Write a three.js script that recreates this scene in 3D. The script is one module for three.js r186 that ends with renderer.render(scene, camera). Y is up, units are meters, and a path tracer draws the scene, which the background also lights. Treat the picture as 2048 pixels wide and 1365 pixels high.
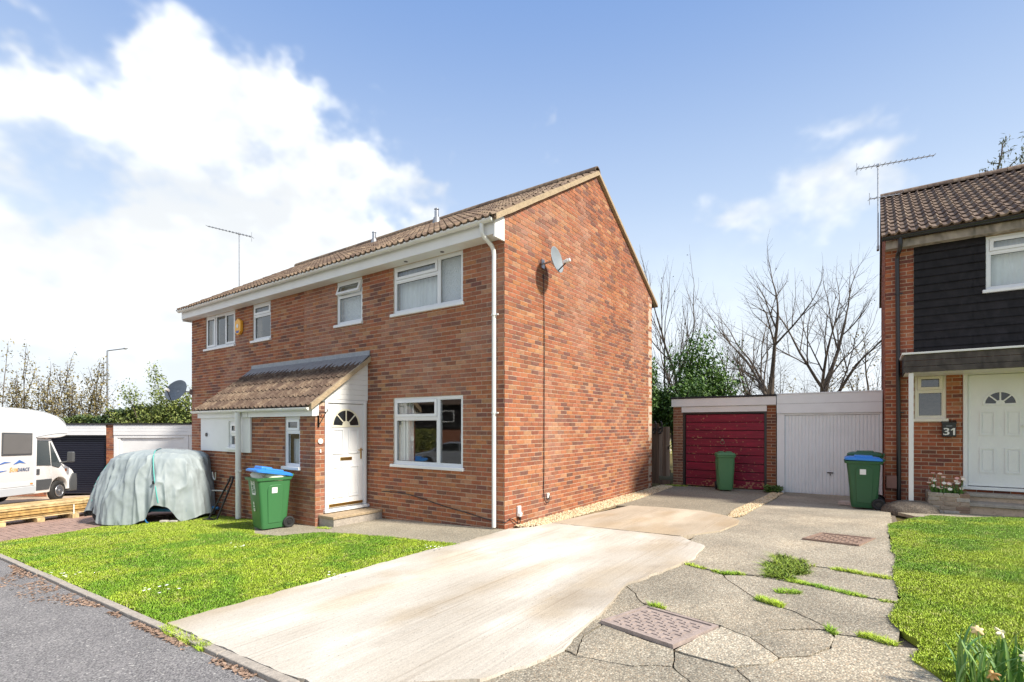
import * as THREE from 'three';
import { mergeGeometries, toCreasedNormals } from 'three/addons/utils/BufferGeometryUtils.js';
import { RoundedBoxGeometry } from 'three/addons/geometries/RoundedBoxGeometry.js';
import { FontLoader } from 'three/addons/loaders/FontLoader.js';
import { TextGeometry } from 'three/addons/geometries/TextGeometry.js';

// ---------------------------------------------------------------- camera, sky, sun, exposure
const scene = new THREE.Scene();
const W = 2048, H = 1365, F = 1020, HY = 853, CX = 1024, YAW = 35.4 * Math.PI / 180;
const EYE = new THREE.Vector3(4.805, 1.65, 6.557);
const camera = new THREE.PerspectiveCamera(2 * Math.atan(HY / F) * 180 / Math.PI, W / (2 * HY), 0.05, 900);
camera.setViewOffset(W, 2 * HY, 0, 0, W, H);          // level camera, lens shifted up
camera.position.copy(EYE); camera.rotation.y = YAW;
const EXPOSURE = 1.72;
const renderer = new THREE.WebGLRenderer({ antialias: true });
renderer.toneMapping = THREE.LinearToneMapping; renderer.toneMappingExposure = EXPOSURE;
renderer.shadowMap.enabled = true; renderer.shadowMap.type = THREE.PCFSoftShadowMap;

const { clamp, smoothstep, lerp } = THREE.MathUtils;
const sstep = (a, b, x) => { const t = clamp((x - a) / (b - a), 0, 1); return t * t * (3 - 2 * t); };
function rand(seed) { let s = seed >>> 0; return () => { s = (s + 0x6d2b79f5) | 0; let t = Math.imul(s ^ (s >>> 15), 1 | s); t = (t + Math.imul(t ^ (t >>> 7), 61 | t)) ^ t; return ((t ^ (t >>> 14)) >>> 0) / 4294967296; }; }
const hash3 = (x, y, z) => { let h = Math.imul(x, 374761393) ^ Math.imul(y, 668265263) ^ Math.imul(z, 2147483647 - 1640531527); h = Math.imul(h ^ (h >>> 13), 1274126177); return ((h ^ (h >>> 16)) >>> 0) / 4294967296; };
function noise3(x, y, z) {
  const X = Math.floor(x), Y = Math.floor(y), Z = Math.floor(z); let a = x - X, b = y - Y, c = z - Z;
  a = a * a * (3 - 2 * a); b = b * b * (3 - 2 * b); c = c * c * (3 - 2 * c);
  const p = hash3(X, Y, Z), q = hash3(X, Y + 1, Z), r = hash3(X, Y, Z + 1), s = hash3(X, Y + 1, Z + 1);
  const e = p + (hash3(X + 1, Y, Z) - p) * a, f = q + (hash3(X + 1, Y + 1, Z) - q) * a, g = r + (hash3(X + 1, Y, Z + 1) - r) * a, h = s + (hash3(X + 1, Y + 1, Z + 1) - s) * a;
  const i = e + (f - e) * b, j = g + (h - g) * b; return i + (j - i) * c;
}
const fbm3 = (x, y, z, n = 5) => { let s = 0, a = 0.5, t = 0; for (let i = 0; i < n; i++) { s += a * noise3(x, y, z); t += a; a *= 0.5; x = x * 2.03 + 11.3; y = y * 2.03 + 5.7; z = z * 2.03 + 3.1; } return s / t; };
const noise2 = (x, y) => noise3(x, y, 7.5);

// direction of a photograph pixel
const RIGHT = new THREE.Vector3(Math.cos(YAW), 0, -Math.sin(YAW)), FWD = new THREE.Vector3(-Math.sin(YAW), 0, -Math.cos(YAW));
const rayOf = (px, py) => new THREE.Vector3().addScaledVector(RIGHT, (px - CX) / F).add(FWD).setY((HY - py) / F);

function makeSky() {
  const w = 3072, h = 1536, data = new Float32Array(w * h * 4);
  // clouds: azimuth and elevation (degrees) of each bank, its half-widths and strength
  const bank = (px, py, rx, ry, s) => { const d = rayOf(px, py); const hyp = Math.hypot(d.x, d.z); return [Math.atan2(d.z, d.x), Math.atan2(d.y, hyp), rx / 1020 / (hyp * hyp), ry / 1020 / hyp, s]; };
  const banks = [[60, 120, 110, 70, .9], [20, 210, 150, 80, .9], [150, 230, 130, 80, .9], [-150, 240, 150, 110, .9], [230, 270, 70, 50, .5], [350, 210, 100, 55, .8], [470, 200, 110, 55, .85], [590, 195, 70, 55, .85], [440, 265, 150, 45, .6], [620, 265, 60, 40, .5],
    [300, 335, 120, 38, .6], [230, 380, 50, 22, .35], [700, 290, 90, 45, .55], [800, 325, 70, 35, .5], [880, 225, 40, 20, .25], [520, 400, 190, 70, .9], [380, 430, 130, 70, .8], [680, 420, 120, 70, .8], [330, 520, 230, 90, 1.1], [560, 500, 230, 100, 1.1], [720, 500, 120, 80, .8], [90, 560, 200, 100, 1], [-80, 520, 160, 90, .9], [300, 640, 500, 100, 1], [1085, 285, 30, 26, .2],
    [1725, 245, 100, 34, .36], [1640, 385, 120, 45, .34], [1470, 425, 80, 40, .34], [1560, 450, 140, 40, .3], [1740, 400, 90, 60, .34], [1600, 570, 330, 80, .35]].map((b) => bank(...b));
  for (let j = 0; j < h; j++) {
    const el = ((j + .5) / h - .5) * Math.PI;
    if (el < -0.03) { for (let i = 0; i < w; i++) { const o = (j * w + i) * 4; data[o] = .42; data[o + 1] = .42; data[o + 2] = .40; data[o + 3] = 1; } continue; }
    const e = Math.max(el, 0), y = Math.sin(e), c = Math.cos(e);
    for (let i = 0; i < w; i++) {
      const az = ((i + .5) / w - .5) * 2 * Math.PI, x = Math.cos(az) * c, z = Math.sin(az) * c;
      // clear air: deep blue overhead, pale towards the horizon
      const t = sstep(-.05, .86, e), k = Math.pow(1 - t, 1.1);
      let r = lerp(.205, .90, k), g = lerp(.37, 1.05, k), b = lerp(.75, 1.18, k);
      const p = 1 / (y + .16), n = fbm3(x * p * 1.25 + 4, z * p * 1.25, 1.7 + y * 2, 6), n2 = fbm3(x * 7 + 20, y * 11, z * 7, 5);
      let m = 0; const wa = (fbm3(x * 10 + 8, y * 13, z * 10, 5) - .5) * .34 / Math.max(.5, c), we = (fbm3(x * 10 + 40, y * 13 + 9, z * 10, 5) - .5) * .22;
      for (const q of banks) { let da = Math.abs(az + wa - q[0]); if (da > Math.PI) da = 2 * Math.PI - da; const a = da / q[2], d = (e + we - q[1]) / q[3], s = a * a + d * d; if (s < 9) m += q[4] * Math.exp(-s); }
      let dv = az - Math.atan2(FWD.z, FWD.x); dv = Math.atan2(Math.sin(dv), Math.cos(dv));
      const outside = Math.max(sstep(.85, 1.3, Math.abs(dv)), sstep(.72, .95, e));
      const cover = Math.min(m * .84, 1.1) * (1 - outside) + outside * (.34 + .9 * (n - .42));
      const fine = fbm3(x * 26 + 3, y * 34, z * 26, 4);
      const a = sstep(.10, .90, cover * (.55 + .9 * n2) + ((n2 - .5) * .7 + (fine - .5) * .7) * sstep(.0, .35, cover));
      const haze = sstep(.42, 0, e) * .66;
      const shade = lerp(.80, 1, sstep(.36, .62, fbm3(x * 8 + 3, y * 14, z * 8, 5) * .7 + fine * .3));
      const wgt = Math.max(a * lerp(.78, 1, n2), haze), lum = 1.22, cr = shade * lum * .965, cg = shade * lum * .99, cb = shade * lum;
      r = lerp(r, cr, wgt); g = lerp(g, cg, wgt); b = lerp(b, cb, wgt);
      const o = (j * w + i) * 4; data[o] = r / EXPOSURE; data[o + 1] = g / EXPOSURE; data[o + 2] = b / EXPOSURE; data[o + 3] = 1;
    }
  }
  const t = new THREE.DataTexture(data, w, h, THREE.RGBAFormat, THREE.FloatType);
  t.mapping = THREE.EquirectangularReflectionMapping; t.magFilter = t.minFilter = THREE.LinearFilter; t.needsUpdate = true;
  return t;
}
scene.background = makeSky(); scene.environment = scene.background;

const SUN_AZ = -4 * Math.PI / 180, SUN_EL = 44 * Math.PI / 180;       // from +x, a little behind the house fronts
const sun = new THREE.DirectionalLight(new THREE.Color().setRGB(1, .92, .80), 4.4);
sun.position.set(Math.cos(SUN_EL) * Math.cos(SUN_AZ), Math.sin(SUN_EL), Math.cos(SUN_EL) * Math.sin(SUN_AZ)).multiplyScalar(60);
sun.target.position.set(0, 0, 0); sun.castShadow = true; sun.shadow.radius = 10;
Object.assign(sun.shadow.camera, { left: -40, right: 40, top: 40, bottom: -40, near: 1, far: 140 }); sun.shadow.mapSize.set(4096, 4096);
scene.add(sun, sun.target);

// ---------------------------------------------------------------- helpers
const GROUND = (x, z) => .045 * clamp(x, -26, 14) * (1 - .85 * sstep(-2.6, -7, z));
function onGround(px, py, lift = 0) {                  // where a pixel's ray meets the ground
  const d = rayOf(px, py); let t = 1; for (let i = 0; i < 40; i++) { const x = EYE.x + d.x * t, z = EYE.z + d.z * t; t = (GROUND(x, z) + lift - EYE.y) / d.y; }
  return [EYE.x + d.x * t, EYE.z + d.z * t];
}
function at(px, py, depth) { const d = rayOf(px, py); return new THREE.Vector3(EYE.x + d.x * depth, EYE.y + d.y * depth, EYE.z + d.z * depth); }
function project(v) { const q = v.clone().sub(EYE), d = q.dot(FWD); return [CX + F * q.dot(RIGHT) / d, HY - F * q.y / d, d]; }

const taken = new Map();
function numbered(n) { const k = taken.get(n) || 0; taken.set(n, k + 1); return k ? n + '_' + String(k).padStart(3, '0') : n; }
function plain(g, keepUV, colored) {                  // non-indexed, position + normal + uv in metres
  let q = g.index ? g.toNonIndexed() : g.clone();
  if (!q.attributes.normal) q.computeVertexNormals();
  if (!keepUV || !q.attributes.uv) {
    const p = q.attributes.position, n = q.attributes.normal, uv = new Float32Array(p.count * 2);
    for (let i = 0; i < p.count; i += 3) {
      let ax = 0, ay = 0, az = 0; for (let k = 0; k < 3; k++) { ax += Math.abs(n.getX(i + k)); ay += Math.abs(n.getY(i + k)); az += Math.abs(n.getZ(i + k)); }
      for (let k = 0; k < 3; k++) { const j = i + k, X = p.getX(j), Y = p.getY(j), Z = p.getZ(j);
        if (ay >= ax && ay >= az) { uv[j * 2] = X; uv[j * 2 + 1] = Z; } else if (ax >= az) { uv[j * 2] = Z; uv[j * 2 + 1] = Y; } else { uv[j * 2] = X; uv[j * 2 + 1] = Y; } }
    }
    q.setAttribute('uv', new THREE.BufferAttribute(uv, 2));
  }
  for (const k of Object.keys(q.attributes)) if (!['position', 'normal', 'uv'].includes(k) && !(colored && k === 'color')) q.deleteAttribute(k);
  q.morphAttributes = {}; q.groups = [];
  return q;
}
function mesh(name, gs, mat, parent = scene, o = {}) {
  gs = [].concat(gs);
  const g = gs.length === 1 ? plain(gs[0], o.uv, o.color) : mergeGeometries(gs.map((q) => plain(q, o.uv, o.color)), false);
  const m = new THREE.Mesh(g, mat); m.castShadow = m.receiveShadow = true;
  m.name = parent === scene ? numbered(name) : name; parent.add(m);
  if (o.at) m.position.set(...o.at); if (o.turn) m.rotation.y = o.turn;
  if (o.label) m.userData.label = o.label; if (o.kind) m.userData.kind = o.kind;
  return m;
}
function tag(o, label, category, group) { o.userData.label = label; o.userData.category = category; if (group) o.userData.group = group; return o; }
function structure(name, gs, mat, o) { const m = mesh(name, gs, mat, scene, o); m.userData.kind = 'structure'; return m; }
function thing(name, label, category, pos = [0, 0, 0], turn = 0, group) {
  const g = new THREE.Group(); g.name = numbered(name); g.position.set(...pos); g.rotation.y = turn; scene.add(g); return tag(g, label, category, group);
}
const box = (w, h, d, x = 0, y = 0, z = 0) => new THREE.BoxGeometry(w, h, d).translate(x, y, z);
const span = (x0, x1, y0, y1, z0, z1) => new THREE.BoxGeometry(x1 - x0, y1 - y0, z1 - z0).translate((x0 + x1) / 2, (y0 + y1) / 2, (z0 + z1) / 2);
const rbox = (w, h, d, r, x = 0, y = 0, z = 0, s = 2) => new RoundedBoxGeometry(w, h, d, s, r).translate(x, y, z);
const rspan = (x0, x1, y0, y1, z0, z1, r = .006) => rbox(x1 - x0, y1 - y0, z1 - z0, r, (x0 + x1) / 2, (y0 + y1) / 2, (z0 + z1) / 2);
const cyl = (r0, r1, h, x = 0, y = 0, z = 0, n = 16) => new THREE.CylinderGeometry(r1, r0, h, n).translate(x, y + h / 2, z);
const V = (x, y, z) => new THREE.Vector3(x, y, z);
function bar(a, b, r, n = 8, r2 = r) { a = V(...a); b = V(...b); const l = a.distanceTo(b), g = new THREE.CylinderGeometry(r2, r, l, n); g.translate(0, l / 2, 0); g.applyQuaternion(new THREE.Quaternion().setFromUnitVectors(V(0, 1, 0), b.clone().sub(a).normalize())); return g.translate(a.x, a.y, a.z); }
function pipe(pts, r, n = 8, seg = 0) { const c = new THREE.CatmullRomCurve3(pts.map((p) => V(...p)), false, 'centripetal'); return new THREE.TubeGeometry(c, seg || pts.length * 6, r, n, false); }
function polyShape(p) { const s = new THREE.Shape(); p.forEach((q, i) => (i ? s.lineTo(q[0], q[1]) : s.moveTo(q[0], q[1]))); s.closePath(); return s; }
function extr(p, d, o = {}) { const s = p instanceof THREE.Shape ? p : polyShape(p); return new THREE.ExtrudeGeometry(s, { depth: d, bevelEnabled: false, curveSegments: 12, ...o }); }
const ringRect = (x0, x1, y0, y1, t, d) => { const s = polyShape([[x0, y0], [x1, y0], [x1, y1], [x0, y1]]); s.holes.push(polyShape([[x0 + t, y0 + t], [x0 + t, y1 - t], [x1 - t, y1 - t], [x1 - t, y0 + t]])); return extr(s, d, { bevelEnabled: true, bevelSize: -.003, bevelThickness: .003, bevelOffset: 0, bevelSegments: 1 }); };

// ---------------------------------------------------------------- textures
const pnCache = new Map();
function pn(x, y, P) {
  let t = pnCache.get(P); if (!t) { t = new Float32Array(P * P); for (let j = 0; j < P; j++) for (let i = 0; i < P; i++) t[j * P + i] = hash3(i, j, 91 + P); pnCache.set(P, t); }
  const X = Math.floor(x), Y = Math.floor(y); let a = x - X, b = y - Y; a = a * a * (3 - 2 * a); b = b * b * (3 - 2 * b);
  const i0 = ((X % P) + P) % P, i1 = (i0 + 1) % P, j0 = (((Y % P) + P) % P) * P, j1 = ((((Y + 1) % P) + P) % P) * P, p = t[j0 + i0], q = t[j1 + i0], r = p + (t[j0 + i1] - p) * a;
  return r + (q + (t[j1 + i1] - q) * a - r) * b;
}
const pfbm = (u, v, P, n = 4) => { let s = 0, a = .5, t = 0; for (let i = 0; i < n; i++) { s += a * pn(u * P, v * P, P); t += a; a *= .5; P *= 2; } return s / t; };
function tex(n, size, fn, srgb = true, m = n) {
  const d = new Uint8Array(n * m * 4);
  for (let j = 0; j < m; j++) for (let i = 0; i < n; i++) { const c = fn(i / n, j / m), o = (j * n + i) * 4; if (c.length) { d[o] = clamp(c[0], 0, 1) * 255; d[o + 1] = clamp(c[1], 0, 1) * 255; d[o + 2] = clamp(c[2], 0, 1) * 255; } else d[o] = d[o + 1] = d[o + 2] = clamp(c, 0, 1) * 255; d[o + 3] = 255; }
  const t = new THREE.DataTexture(d, n, m); t.wrapS = t.wrapT = THREE.RepeatWrapping; t.magFilter = THREE.LinearFilter; t.minFilter = THREE.LinearMipmapLinearFilter; t.generateMipmaps = true;
  if (srgb) t.colorSpace = THREE.SRGBColorSpace; const s = [].concat(size); t.repeat.set(1 / s[0], 1 / (s[1] ?? s[0])); t.needsUpdate = true; return t;
}
function sized(t, a, b = a) { const c = t.clone(); c.repeat.set(1 / a, 1 / b); c.needsUpdate = true; return c; }
// voronoi distance (periodic) for stones in concrete
const vorCache = new Map();
function pvor(u, v, P, sd) {
  const key = P * 1000 + sd; let q = vorCache.get(key); if (!q) { q = new Float32Array(P * P * 3); for (let j = 0; j < P; j++) for (let i = 0; i < P; i++) for (let k = 0; k < 3; k++) q[(j * P + i) * 3 + k] = hash3(i, j, sd + k); vorCache.set(key, q); }
  const x = u * P, y = v * P, X = Math.floor(x), Y = Math.floor(y); let best = 9, id = 0;
  for (let j = -1; j < 2; j++) for (let i = -1; i < 2; i++) { const o = (((Y + j + P) % P) * P + (X + i + P) % P) * 3, a = X + i + q[o] - x, b = Y + j + q[o + 1] - y, d = a * a + b * b; if (d < best) { best = d; id = q[o + 2]; } }
  return [Math.sqrt(best), id];
}
const mul = (c, k) => [c[0] * k, c[1] * k, c[2] * k], mix3 = (a, b, t) => [lerp(a[0], b[0], t), lerp(a[1], b[1], t), lerp(a[2], b[2], t)];

const T = {
  grain: tex(512, .5, (u, v) => .80 + .34 * (pfbm(u, v, 10, 5) - .5) + .22 * (hash3(u * 512 | 0, v * 512 | 0, 3) - .5) + (pfbm(u + .3, v, 24, 2) > .68 ? -.12 : 0), false),
  grainBump: tex(256, .25, (u, v) => .5 + .5 * (pfbm(u, v, 16, 4) - .5), false),
  aggregate: tex(1024, 1.6, (u, v) => {
    const big = pfbm(u, v, 3, 5), [d, id] = pvor(u, v, 110, 5), [d2, id2] = pvor(u, v, 60, 15);
    let c = mix3([.60, .58, .54], [.715, .695, .65], big); c = mul(c, .92 + .2 * (pfbm(u, v, 90, 2) - .5));
    if (d < .38) c = id < .30 ? mix3(c, [.88, .85, .80], .55) : id < .55 ? mix3(c, [.72, .62, .53], .5) : id < .85 ? mix3(c, [.42, .39, .37], .5) : c;
    if (d2 < .22 && id2 < .4) c = mix3(c, id2 < .2 ? [.93, .90, .86] : [.34, .31, .29], .6);
    return c; }),
  aggBump: tex(1024, 1.6, (u, v) => { const [d] = pvor(u, v, 110, 5); return .35 + .4 * sstep(.6, .2, d) + .4 * (pfbm(u, v, 40, 3) - .5); }, false),
  tarmac: tex(1024, 1.8, (u, v) => {
    const big = pfbm(u, v, 4, 4), [d, id] = pvor(u, v, 150, 25), [d2, id2] = pvor(u, v, 34, 35);
    let c = mix3([.52, .51, .51], [.63, .62, .615], big); if (d < .42) c = id < .3 ? mix3(c, [.78, .77, .75], .6) : id < .7 ? mix3(c, [.30, .30, .305], .6) : c;
    if (d2 < .13 && id2 < .16) c = mix3(c, [.90, .89, .86], .8); return c; }),
  cement: tex(1024, [2.9, 7.7], (u0, v) => {
    const u = u0 + .010 * (pfbm(u0, v, 6, 3) - .5);
    const lines = pn(u * 150, v * 5, 150) * .5 + pn(u * 300, v * 9, 300) * .5, big = pfbm(u, v, 3, 5), mid = pfbm(u + .37, v, 9, 5), streak = pn(u * 22, v * 2, 22) * .6 + pn(u * 50, v * 3, 50) * .4;
    let c = mix3([.775, .745, .70], [.86, .84, .805], sstep(.28, .70, big * .5 + mid * .47 + streak * .03));
    c = mix3(c, [.92, .90, .87], sstep(.54, .74, mid) * .4); c = mix3(c, [.60, .535, .46], sstep(.60, .88, lines) * sstep(.34, .70, pfbm(u + .6, v, 9, 4)) * .34);
    c = mul(c, .95 + .16 * (hash3(u * 1024 | 0, v * 1024 | 0, 9) - .5)); if (hash3(u * 700 | 0, v * 1024 | 0, 19) > .9982) c = mul(c, .55); return c; }),
  cementBump: tex(512, [2.9, 7.7], (u, v) => pn(u * 120, v * 6, 120) * .6 + pn(u * 240, v * 12, 240) * .4, false),
  soil: tex(512, 1.2, (u, v) => mix3([.36, .40, .16], [.58, .56, .26], pfbm(u, v, 8, 5))),
  wood: tex(512, [.5, 2.2], (u, v) => { const w = pfbm(u, v * .3, 6, 3), r = pn((u + .05 * w) * 60, v * 5, 60), k = pn((u + .08 * w) * 22, v * 3, 22); return .62 + .34 * (r - .5) + .4 * (k - .5) + .12 * (hash3(u * 512 | 0, v * 128 | 0, 2) - .5); }, false),
  tile: tex(512, .9, (u, v) => { const a = pfbm(u, v, 10, 5), [d, id] = pvor(u, v, 40, 45); let c = mix3([.42, .365, .325], [.54, .48, .43], a); if (pfbm(u + .4, v, 12, 4) > .56) c = mix3(c, [.64, .60, .54], .5); if (d < .3 && id < .35) c = mix3(c, id < .18 ? [.76, .73, .67] : [.26, .23, .20], .45); return c; }),
  tarp: tex(512, .8, (u, v) => .86 + .14 * (pfbm(u, v, 6, 5) - .5) + .06 * ((((u * 512 | 0) ^ (v * 512 | 0)) & 1) - .5), false),
  render: tex(512, 1.5, (u, v) => .93 + .10 * (pfbm(u, v, 6, 5) - .5) + .05 * (hash3(u * 512 | 0, v * 512 | 0, 6) - .5), false),
  flake: tex(1024, [2.1, 2.1], (u, v) => { // flaking dark red paint over tan wood, along the boards
    const a = pfbm(u, v, 44, 4), k = pn(u * 60, v * 120, 120), b = pfbm(u, v, 7, 3), w = ((v * 2.1 - .02) / .218) % 1, edge = w < .09 || w > .93, low = v * 2.1 < .19; let c = mix3([.44, .02, .15], [.56, .04, .20], pfbm(u, v, 5, 4));
    c = mul(c, .88 + .24 * pn(u * 6, v * 90, 90)); if (a > .76 - (edge ? .16 * sstep(.35, .6, b) : 0) - (low ? .24 * sstep(.3, .55, b) : 0) || (k > .93 && b > .55 && a > .55)) c = mix3([.74, .58, .44], [.55, .30, .22], hash3(u * 300 | 0, v * 300 | 0, 8)); return c; }),
  frost: tex(256, .16, (u, v) => pfbm(u, v, 12, 3), false),
  paver: tex(512, .9, (u, v) => mix3([.58, .47, .43], [.72, .62, .57], pfbm(u, v, 12, 5))),
  bark: tex(256, .6, (u, v) => .7 + .6 * (pn(u * 40, v * 8, 40) - .5), false),
};
const lin = (r, g, b) => new THREE.Color().setRGB(r, g, b);
const std = (c, o = {}) => { const m = new THREE.MeshStandardMaterial({ roughness: .8, side: THREE.DoubleSide, ...o }); m.color.copy(c); return m; };
const phy = (c, o = {}) => { const m = new THREE.MeshPhysicalMaterial({ roughness: .4, side: THREE.DoubleSide, ...o }); m.color.copy(c); return m; };
const white1 = lin(1, 1, 1);
const M = {
  brick: std(white1, { vertexColors: true, map: T.grain, bumpMap: T.grainBump, bumpScale: .004, roughness: .92 }),
  mortar: std(lin(.66, .51, .38), { map: T.grain, roughness: .95 }),
  upvc: phy(lin(.80, .81, .82), { roughness: .28, map: T.render }),
  paintWhite: std(lin(.80, .80, .79), { roughness: .5, map: T.render }),
  gutter: phy(lin(.78, .78, .75), { roughness: .35, map: T.render }),
  blackPlastic: phy(lin(.018, .018, .02), { roughness: .35 }),
  rubber: std(lin(.022, .022, .022), { roughness: .75, map: T.grain }),
  glass: phy(lin(.93, .97, .97), { transmission: 1, roughness: .02, thickness: 0, ior: 2.0 }),
  frosted: phy(lin(.86, .92, .95), { transmission: .75, roughness: .25, thickness: 0, ior: 1.9, bumpMap: T.frost, bumpScale: .01 }),
  darkGlass: phy(lin(.02, .022, .025), { roughness: .08, ior: 1.6 }),
  curtain: std(lin(.72, .73, .73), { roughness: .9, map: T.tarp }),
  room: std(lin(.62, .60, .56), { roughness: .95 }),
  brass: phy(lin(.62, .42, .14), { metalness: 1, roughness: .3 }),
  steel: phy(lin(.55, .56, .58), { metalness: 1, roughness: .38, map: T.grain }),
  lead: std(lin(.33, .345, .37), { roughness: .45, metalness: .4, map: T.grain }),
  cementBits: std(lin(.48, .37, .24), { map: T.grain, bumpMap: T.grainBump, bumpScale: .01, roughness: .95 }),
  concrete: std(lin(.46, .41, .35), { map: T.grain, bumpMap: T.grainBump, bumpScale: .01, roughness: .95 }),
  oldConcrete: std(lin(.88, .865, .80), { map: T.aggregate, bumpMap: T.aggBump, bumpScale: .005, roughness: .95, vertexColors: true }),
  tarmac: std(lin(.72, .715, .72), { map: T.tarmac, bumpMap: sized(T.aggBump, 1.1), bumpScale: .006, roughness: .95 }),
  cement: std(lin(.90, .89, .86), { vertexColors: true, map: T.cement, bumpMap: T.cementBump, bumpScale: .003, roughness: .9 }),
  cementTan: std(lin(.78, .71, .60), { vertexColors: true, map: T.cement, bumpMap: T.cementBump, bumpScale: .003, roughness: .9 }),
  soil: std(lin(.5, .36, .26), { map: T.soil, roughness: 1 }),
  turf: std(lin(1.25, 1.4, .5), { map: T.soil, roughness: 1 }),
  earth: std(lin(.20, .16, .12), { map: T.grain, roughness: 1 }),
  blackWood: phy(lin(.022, .019, .021), { specularIntensity: .45, map: sized(T.wood, 2.2, .5), bumpMap: sized(T.wood, 2.2, .5), bumpScale: .006, roughness: .6 }),
  greyWood: std(lin(.105, .088, .08), { map: sized(T.wood, 2.2, .5), roughness: .85 }),
  fence: std(lin(.19, .12, .085), { map: T.wood, bumpMap: T.wood, bumpScale: .004, roughness: .9 }),
  fencePale: std(lin(.33, .25, .20), { map: T.wood, bumpMap: T.wood, bumpScale: .004, roughness: .9 }),
  weathered: std(lin(.46, .40, .34), { map: sized(T.wood, 2.2, .5), roughness: .85 }),
  redPaint: std(white1, { map: T.flake, bumpMap: sized(T.grainBump, .2), bumpScale: .003, roughness: .6 }),
  garageWhite: phy(lin(.86, .92, .95), { roughness: .4, map: T.render }),
  shutter: phy(lin(.014, .015, .028), { roughness: .4 }),
  bitumen: std(lin(.03, .03, .033), { roughness: .8, map: T.grain }),
  paver: std(lin(.86, .84, .82), { map: T.paver, roughness: .95 }),
  orange: phy(lin(.85, .42, .04), { roughness: .4 }),
  iron: phy(lin(.012, .012, .012), { roughness: .35, metalness: .3 }),
  cast: std(lin(.36, .25, .19), { map: T.grain, bumpMap: T.grainBump, bumpScale: .006, roughness: .75, metalness: .2 }),
  castGrey: std(lin(.42, .34, .30), { map: T.grain, bumpMap: T.grainBump, bumpScale: .006, roughness: .8 }),
};
const tileTones = [[.70, .62, .54], [.54, .47, .42], [.86, .77, .66], [.46, .39, .36], [.78, .69, .57]].map((c) => std(lin(...c), { map: T.tile, bumpMap: T.grainBump, bumpScale: .006, roughness: .95 }));
const font = await new FontLoader().loadAsync('fonts/droid/droid_sans_bold.typeface.json');

// ---------------------------------------------------------------- ground, drives, lawns
function clipLine(p, f) { const o = []; for (let i = 0; i < p.length; i++) { const a = p[i], b = p[(i + 1) % p.length], fa = f(a), fb = f(b); if (fa >= 0) o.push(a); if ((fa >= 0) !== (fb >= 0)) { const t = fa / (fa - fb); o.push([lerp(a[0], b[0], t), lerp(a[1], b[1], t)]); } } return o; }
const areaOf = (p) => { let s = 0; for (let i = 0; i < p.length; i++) { const a = p[i], b = p[(i + 1) % p.length]; s += a[0] * b[1] - b[0] * a[1]; } return s / 2; };
const inside = (p, x, z) => { let r = false; for (let i = 0, j = p.length - 1; i < p.length; j = i++) if ((p[i][1] > z) !== (p[j][1] > z) && x < (p[j][0] - p[i][0]) * (z - p[i][1]) / (p[j][1] - p[i][1]) + p[i][0]) r = !r; return r; };
function ragged(p, step, amp, f = 3) { const o = []; p.forEach((a, i) => { const b = p[(i + 1) % p.length], l = Math.hypot(b[0] - a[0], b[1] - a[1]), n = Math.max(1, Math.round(l / step)); for (let k = 0; k < n; k++) { const x = lerp(a[0], b[0], k / n), z = lerp(a[1], b[1], k / n); o.push([x + amp * 2 * (fbm3(x * f, z * f, 2.2, 3) - .5), z + amp * 2 * (fbm3(x * f, z * f, 9.2, 3) - .5)]); } }); return o; }
function shrink(p, d) { const s = Math.sign(areaOf(p)), n = p.length; return p.map((b, i) => { const a = p[(i + n - 1) % n], c = p[(i + 1) % n]; let ux = b[0] - a[0], uz = b[1] - a[1], vx = c[0] - b[0], vz = c[1] - b[1]; const lu = Math.hypot(ux, uz) || 1, lv = Math.hypot(vx, vz) || 1; const nx = -uz / lu - vz / lv, nz = ux / lu + vx / lv, l = Math.hypot(nx, nz) || 1; return [b[0] + s * d * nx / l, b[1] + s * d * nz / l]; }); }
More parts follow.
